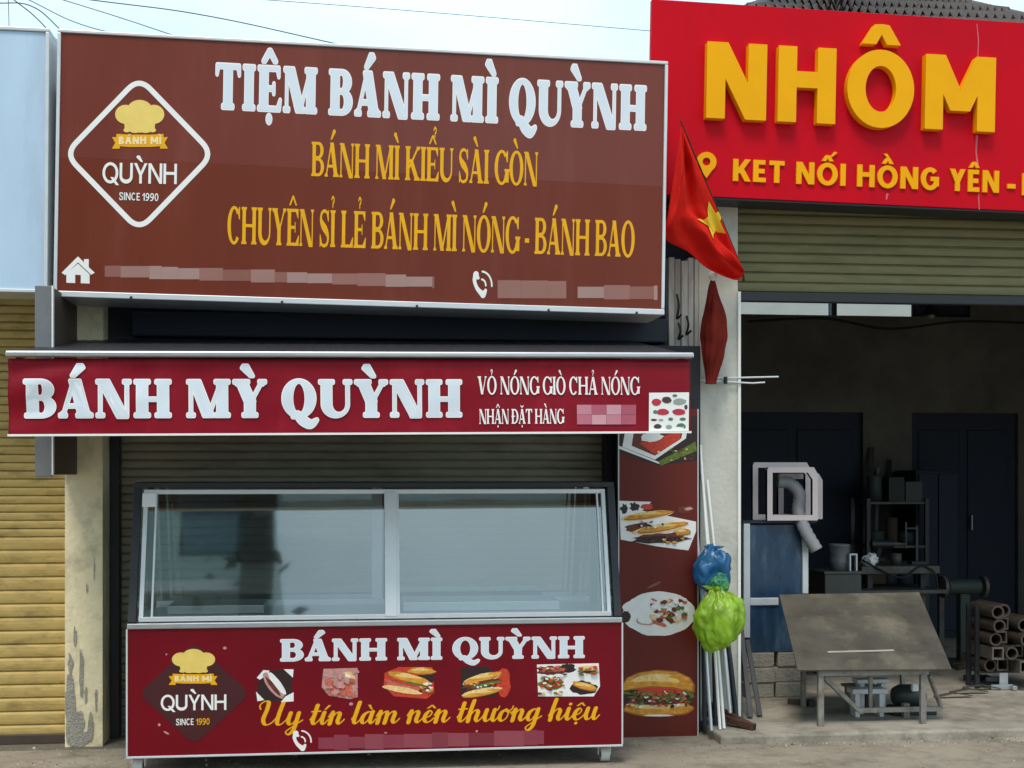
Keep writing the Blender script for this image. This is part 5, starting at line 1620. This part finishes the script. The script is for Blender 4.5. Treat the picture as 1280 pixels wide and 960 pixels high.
# rear bench
def bench():
    t = thing('rear_workbench', (4.1, 10.2, .05), 'long dark metal workbench deep in the workshop behind the tilted board', 'workbench')
    x0, x1 = W(1077, 712, 10).x, W(1175, 712, 10).x
    z1 = W(1100, 708, 10).z
    part(MB().box(x0, x1, 10.0, 10.6, z1 - .06, z1), 'top', m_dim, t, bevel=.005)
    z2 = W(1100, 738, 9.9).z
    part(MB().box(x0 - .3, W(1183, 740, 9.9).x, 9.9, 10.5, z2 - .03, z2), 'shelf', m_dim, t, bevel=.005)
    for x in (x0 + .05, W(1156, 760, 9.95).x, W(1176, 760, 10.4).x):
        part(MB().bar((x, 10.0 + (.4 if x > x1 - .1 else 0), .05), (x, 10.0 + (.4 if x > x1 - .1 else 0), z2 - .031), .04, .04), 'leg', m_dim, t)
    for x in (x0 + .1, x1 - .1): part(MB().bar((x, 10.1, z2), (x, 10.1, z1 - .06), .04, .04), 'riser', m_dkmetal, t)
bench()
bx = px_box(1031, 714, 1077, 745, 9.6, .35)
t = thing('metal_box', ((bx[0] + bx[1]) / 2, 9.75, bx[4]), 'grey metal box under the bucket, beside the rear workbench', 'box')
part(MB().box(bx[0], bx[1], bx[2], bx[3], .05, bx[5] - .021), 'body', M('grey box paint', '4a4945', .6, var=.2), t, bevel=.008)
part(MB().box(bx[0] - .008, bx[1] + .008, bx[2] - .008, bx[3] + .008, bx[5] - .02, bx[5]), 'lid', M('grey lid paint', '565551', .6, var=.2), t, bevel=.006)
def bucket():
    c = W(1049, 714, 9.72); zb = bx[5]; h_ = W(1049, 680, 9.72).z - zb; r0 = .070
    t = thing('bucket', (c.x, c.y, zb), 'round grey bucket standing on the grey metal box', 'bucket')
    part(MB().lathe([(0, .004), (r0 * .9, 0), (r0, h_ * .3), (r0 * 1.03, h_ * .32), (r0 * 1.03, h_ * .36), (r0 * 1.02, h_ * .38), (r0 * 1.06, h_ * .92), (r0 * 1.12, h_ * .93), (r0 * 1.12, h_), (r0 * 1.02, h_), (r0 * .9, .01), (0, .01)], 28, (c.x, c.y, zb)), 'body', M('grey plastic', '77797c', .5, var=.1), t)
    pts = [(c.x + r0 * 1.13 * math.cos(k * math.pi / 14), c.y - .012 - .05 * math.sin(k * math.pi / 14), zb + h_ * .93 - .09 * math.sin(k * math.pi / 14)) for k in range(15)]
    part(MB().tube(pts, .004, 6), 'handle', m_dim, t)
bucket()
q = px_box(1062, 692, 1072, 714, 9.62, .03)
mb = MB().box(q[0], q[0] + .012, 9.62, 9.65, bx[5], q[5]).box(q[1] - .012, q[1], 9.62, 9.65, bx[5], q[5]).box(q[0] + .012, q[1] - .012, 9.62, 9.65, q[5] - .012, q[5])
tag(mb.build('small_metal_frame', m_alu_w, bevel=.002), 'small pale upright frame standing right beside the bucket', 'frame')
# tools heaped on the bench
r_ = random.Random(12)
TL = [('hand_drill', 'dark hand drill lying left in the clutter on the rear workbench'), ('tin_can', 'pale dented tin standing in the clutter on the rear workbench'), ('paper_wad', 'crumpled white paper in the clutter on the rear workbench'), ('clamp', 'dark metal clamp standing upright at the right of the clutter on the rear workbench')]
zb = W(1100, 708, 10).z
def heap():
    p = W(1092, 705, 10.2)
    t = thing('hand_drill', (p.x, 10.2, zb), TL[0][1], 'tool')
    part(MB().tube([(p.x - .02, 10.2, zb + .16), (p.x + .16, 10.2, zb + .16)], [.035, .03], 14), 'body', m_dkmetal, t)
    part(MB().bar((p.x + .02, 10.2, zb), (p.x + .05, 10.2, zb + .15), .04, .03), 'grip', m_black, t, bevel=.005)
    part(MB().tube([(p.x + .16, 10.2, zb + .16), (p.x + .2, 10.2, zb + .16), (p.x + .26, 10.2, zb + .16)], [.02, .014, .005], 10), 'chuck', m_dim, t)
    p = W(1105, 700, 10.15)
    tag(MB().lathe([(0, 0), (.04, 0), (.04, .09), (.036, .09), (.036, .01), (0, .01)], 20, (p.x + .1, 10.15, zb)).build('tin_can', m_dim), TL[1][1], 'tin')
    bm = bmesh.new(); bmesh.ops.create_icosphere(bm, subdivisions=3, radius=.05)
    for v in bm.verts: v.co *= 1 + .5 * noise.noise(v.co * 40)
    for v in bm.verts: v.co = Vector((v.co.x * 1.2 + W(1088, 698, 10.08).x, v.co.y + 10.08, v.co.z + zb + .045))
    me = bpy.data.meshes.new('paper_wad'); bm.to_mesh(me); bm.free(); me.materials.append(m_white)
    o = bpy.data.objects.new('paper_wad', me); COL.objects.link(o); tag(o, TL[2][1], 'paper')
    p = W(1146, 690, 10.25)
    t = thing('clamp', (p.x, 10.25, zb), TL[3][1], 'tool')
    part(MB().bar((p.x, 10.25, zb + .02), (p.x, 10.25, zb + .30), .02, .012).bar((p.x, 10.25, zb + .28), (p.x - .1, 10.25, zb + .28), .02, .012), 'frame', m_dkmetal, t)
    part(MB().box(p.x - .06, p.x + .06, 10.2, 10.3, zb, zb + .02), 'base', m_dkmetal, t)
    part(MB().tube([(p.x - .09, 10.25, zb + .12), (p.x - .09, 10.25, zb + .33)], .008, 8), 'screw', m_dim, t)
heap()

# more of the workshop's clutter
m_tin = [M('worn green tin', '2c332e', .7, var=.3), M('dusty carton', '453a2e', .9, var=.25), M('grey enamel', '3b3e40', .6, var=.25), M('faded blue tin', '222e3c', .7, var=.3)]
def shelf_rack():
    Y = 11.6
    x0, x1 = W(1085, 600, Y).x, W(1142, 600, Y).x; x1 += .12
    zt_ = W(1100, 640, Y).z + .12
    t = thing('shelf_rack', ((x0 + x1) / 2, Y + .2, .05), 'dark open shelf rack with tins and cartons behind the rear workbench', 'shelf')
    for x in (x0, x1):
        for y in (Y, Y + .38): part(MB().bar((x, y, .05), (x, y, zt_), .035, .035), 'post', m_dkmetal, t)
    zsh = [zt_ - .03, zt_ - .42, zt_ - .80]
    for z in zsh: part(MB().box(x0 + .02, x1 - .02, Y - .01, Y + .40, z - .02, z), 'shelf', m_dim, t)
    r_ = random.Random(17); n = 0
    NM = ['tallest', 'squat', 'dented', 'dusty', 'narrow', 'wide', 'tilted', 'open', 'scuffed', 'small']
    LV = ['top', 'middle', 'bottom']
    for k, z in enumerate(zsh):
        x = x0 + .05
        while x < x1 - .16:
            w_ = r_.uniform(.09, .17); h_ = r_.uniform(.10, .26); mm = m_tin[r_.randrange(4)]
            kind = r_.random() < .4
            if kind: mb = MB().lathe([(0, 0), (w_ / 2, 0), (w_ / 2, h_), (w_ * .46, h_ + .006), (w_ * .44, h_ - .004), (0, h_ - .004)], 18, (x + w_ / 2, Y + .14, z + .001))
            else: mb = MB().box(x, x + w_, Y + .03, Y + .28, z + .001, z + h_).box(x + .004, x + w_ - .004, Y + .034, Y + .276, z + h_, z + h_ + .012)
            o = mb.build('tin_can' if kind else 'carton', mm)
            tag(o, '%s %s on the %s shelf of the dark rack behind the bench' % (NM[n % 10], 'round tin' if kind else 'box', LV[k]), 'tin' if kind else 'box', 'tins and boxes on the shelf rack'); n += 1
            x += w_ + r_.uniform(.005, .03)
shelf_rack()
# long bars leaning on the back wall
LB = [(1090, 560, .02, 'pale long bar leaning on the back wall between the two doors, thickest of three'), (1098, 585, .014, 'thin grey bar leaning on the back wall between the two doors, middle of three'),
      (1112, 575, .016, 'dark long bar leaning on the back wall between the two doors, most upright of three')]
for k, (px, py, r_2, lab) in enumerate(LB):
    a = W(px - 12 + 6 * k, 800, 11.7); a.z = .05; c = W(px, py, YB - .03)
    tag(MB().bar(a, c, r_2 * 2, r_2 * 1.4).build('leaning_bar', [m_dim, m_alu, m_dkmetal][k]), lab, 'steel bar', 'bars leaning on the back wall')
# machine with a disc on the floor by the profiles
def grinder():
    p = W(1215, 800, 9.9)
    t = thing('bench_grinder', (p.x, 10.0, .05), 'dark pedestal grinder with two discs, standing behind the metal profiles', 'machine')
    part(MB().box(p.x - .16, p.x + .16, 9.9, 10.2, .05, .09).bar((p.x, 10.05, .09), (p.x, 10.05, .605), .08, .08), 'pedestal', m_tin[0], t, bevel=.005)
    mb = MB().tube([(p.x - .13, 10.05, .66), (p.x + .13, 10.05, .66)], .06, 20); part(mb, 'motor', m_tin[0], t, bevel=.006)
    for s_ in (-1, 1):
        part(MB().tube([(p.x + s_ * .15, 10.05, .66), (p.x + s_ * .175, 10.05, .66)], .085, 28), 'disc', m_dim, t, bevel=.003)
grinder()
# offcuts and tools lying about the floor
r_ = random.Random(44)
SP = [('in front of the grinder', (1205, 850)), ('between the tilted board and the profile rack', (1196, 838)), ('close to the profile rack foot', (1232, 852)), ('behind the stand leg', (1188, 828)), ('beside the grey blocks', (985, 880)), ('under the low rail of the stand', (1100, 893)), ('next to the profile rack post', (1238, 862))]
for k, (wh, (px, py)) in enumerate(SP):
    d = ray(px, py); tt = (.05 - EYE) / d[2]; x, y = d[0] * tt, d[1] * tt
    a = r_.uniform(-.8, .8); L = r_.uniform(.10, .22)
    mb = MB().bar((x, y, .068), (x + L * math.cos(a), y + L * math.sin(a), .072), .034, .034)
    mb.bar((x + L * math.cos(a) * 1.001, y + L * math.sin(a) * 1.001, .072), (x + L * math.cos(a) + .06 * math.sin(a), y + L * math.sin(a) - .06 * math.cos(a), .07), .03, .03)
    tag(mb.build('bent_offcut', [m_dim, m_rust, m_alu, m_dkmetal][k % 4], bevel=.002), '%s bent metal offcut on the floor %s' % (['grey', 'rusty', 'bright', 'black'][k % 4], wh), 'offcut', 'offcuts on the workshop floor')
# cable draped over the bench
pts = [W(1078, 700, 10.05), W(1100, 712, 9.98), W(1128, 722, 9.97), W(1150, 708, 10.0), W(1168, 716, 9.97), W(1172, 740, 9.95)]
tag(MB().tube(catmull([tuple(p) for p in pts], 8), .008, 8).build('power_cable', m_black), 'black power cable draped over the front of the rear workbench', 'cable')

# dark cupboard against the back wall
t = thing('dark_cupboard', (5.4, 11.9, .05), 'tall dark blue cupboard against the back wall, right of the rear workbench', 'cupboard')
cx0, cx1 = W(1146, 700, 11.7).x, W(1200, 700, 11.7).x; zc = W(1170, 588, 11.7).z
part(MB().box(cx0, cx1, 11.72, 12.2, .05, zc), 'body', m_navy, t, bevel=.006)
for a, c in ((cx0 + .02, (cx0 + cx1) / 2 - .005), ((cx0 + cx1) / 2 + .005, cx1 - .02)):
    part(MB().box(a, c, 11.70, 11.719, .12, zc - .03), 'door', m_roomblue, t, bevel=.004)
p = W(1146, 678, 11.6)
part(MB().tube([(p.x + .12, 11.69, p.z - .05), (p.x + .12, 11.69, p.z + .06)], .012, 8), 'handle', m_alu, t)

# aluminium profiles stacked on the right
def profiles():
    mats = [M('mill aluminium profile', '6a635c', .5, metal=.3, var=.25, scale=20), M('bronze profile', '4e443c', .5, metal=.3, var=.25, scale=20)]
    protos = []
    for kind in range(2):
        mb = MB()
        L = .36
        if kind == 0:
            o = rect(-.042, -.042, .042, .042); i = rect(-.031, -.031, .031, .031)
        else:
            o = ell(0, 0, .045, .045, 24); i = ell(0, 0, .033, .033, 24)
        T = union([o], [i])
        mb.tris(T, 0, L, 0, lambda x, z, d: (x, L - d, z))
        me = mb.build('metal_profile', mats[kind]); protos.append(me)
    p = W(1240, 850, 8.8)
    n = 0; zrow = .20
    used = [False, False]
    r_ = random.Random(5)
    rows = [5, 5, 5, 4, 2]
    for row, cnt in enumerate(rows):
        for c in range(cnt):
            kind = r_.randrange(2)
            o = protos[kind] if not used[kind] else protos[kind].copy()
            if used[kind]: COL.objects.link(o)
            used[kind] = True
            o.location = (p.x + .03 + c * .098 + (row % 2) * .008 + r_.uniform(-.002, .002), 8.80 + r_.uniform(-.05, .12), zrow + .02 + row * .094)
            o.rotation_euler = (0, r_.choice((0, .03, -.03, .78 if kind else 0)) * .5, r_.uniform(-.01, .01))
            tag(o, ('square hollow profile' if kind == 0 else 'round hollow bronze tube') + ' with its open end to the street, in the stack', 'metal profile', 'square profiles in the stack' if kind == 0 else 'round tubes in the stack')
    t = thing('profile_rack', (p.x + .25, 9.3, .05), 'low dark rack holding the stack of metal profiles at the right edge', 'rack')
    mb = MB().bar((p.x - .03, 8.95, .165), (p.x + .62, 8.95, .165), .03, .014).bar((p.x - .03, 9.06, .165), (p.x + .62, 9.06, .165), .03, .014)
    part(mb, 'cross_bar', m_dkmetal, t)
    for x, y in ((p.x - .025, 8.95), (p.x + .6, 8.95), (p.x - .025, 9.08), (p.x + .6, 9.08)):
        part(MB().bar((x, y + .02, .05), (x, y + .02, .62), .03, .02), 'post', m_dkmetal, t)
    q = W(1257, 842, 8.9)
    part(MB().box(q.x - .03, q.x + .03, 8.925, 8.932, .07, .16), 'tag_plate', m_white, t)
profiles()
# scraps on the floor
r_ = random.Random(9)
SC = [(1192, 862, 'pale bent scrap strip on the floor nearest the tilted board'), (1212, 858, 'grey scrap strip on the floor halfway to the profile rack'), (1228, 866, 'short scrap strip on the floor beside the profile rack')]
for k, (x, y, lab) in enumerate(SC):
    p = W(x, y, 8.6 + .15 * k); ang = r_.uniform(-.6, .6)
    d = Vector((math.cos(ang), math.sin(ang), 0)) * .13
    mb = MB().bar((p.x - d.x, p.y - d.y, .06), (p.x, p.y, .085), .05, .006).bar((p.x, p.y, .085), (p.x + d.x, p.y + d.y + .03, .062), .05, .006)
    tag(mb.build('scrap_strip', m_dim, bevel=.001), lab, 'scrap', 'scrap strips on the workshop floor')
# pendant lamp, unlit
def pendant():
    p = W(1164, 392, 10.6)
    t = thing('pendant_lamp', (p.x, 10.6, p.z), 'small unlit dark pendant lamp silhouetted against the transom window', 'lamp')
    part(MB().tube([(p.x, 10.6, p.z + .06), (p.x, 10.6, 3.4)], .008, 6), 'cord', m_black, t)
    part(MB().lathe([(.085, -.02), (.08, 0), (.05, .03), (.03, .06), (.0, .075)], 20, (p.x, 10.6, p.z)), 'shade', m_black, t)
    part(MB().lathe([(0, -.045), (.02, -.04), (.028, -.02), (.02, 0), (0, .005)], 14, (p.x, 10.6, p.z)), 'bulb', m_frost, t)
pendant()
# slack cable along the back wall
pts = [W(935, 402, 11.9), W(1030, 398, 11.9), W(1110, 411, 11.9), W(1200, 402, 11.9), W(1290, 404, 11.9)]
tag(MB().tube(catmull([tuple(p) for p in pts], 8), .012, 6).build('wall_cable', m_black), 'slack black cable strung under the transom window', 'cable')

# ================================================================== overhead wires
m_wire = M('weathered cable sheath', '5c6268', .7)
WIRES = [((-20, 3), (40, 8), (90, 50), 30, .02, 'short wire at the upper left corner, dropping steeply behind the blue sign'),
         ((10, -6), (45, 22), (80, 60), 28, .018, 'wire crossing the gap above the blue sign, dropping to the right'),
         ((20, -8), (100, 30), (190, 52), 34, .018, 'wire falling to the brown sign from the upper left corner'),
         ((60, -6), (150, 22), (240, 52), 34, .018, 'wire parallel to and right of the one falling to the brown sign'),
         ((85, -4), (260, 20), (480, 68), 36, .024, 'long thick wire sloping down across the sky to the middle of the brown sign'),
         ((200, -10), (520, 14), (900, 46), 40, .016, 'faint long wire running high over the brown sign to the red sign'),
         ((10, -10), (11, 20), (12, 60), 30, .012, 'thin wire dropping almost upright at the left edge of the sky')]
for a, m, c, Y, r_, lab in WIRES:
    p0, p1, p2 = W(*a, Y), W(*m, Y + .5), W(*c, Y + 1)
    pts = catmull([tuple(p0 + (p0 - p1) * 2.5), tuple(p0), tuple(p1), tuple(p2), tuple(p2 + (p2 - p1) * 2.5)], 10)
    tag(MB().tube(pts, r_ * .62, 6).build('overhead_wire', m_wire), lab, 'wire', 'overhead wires')
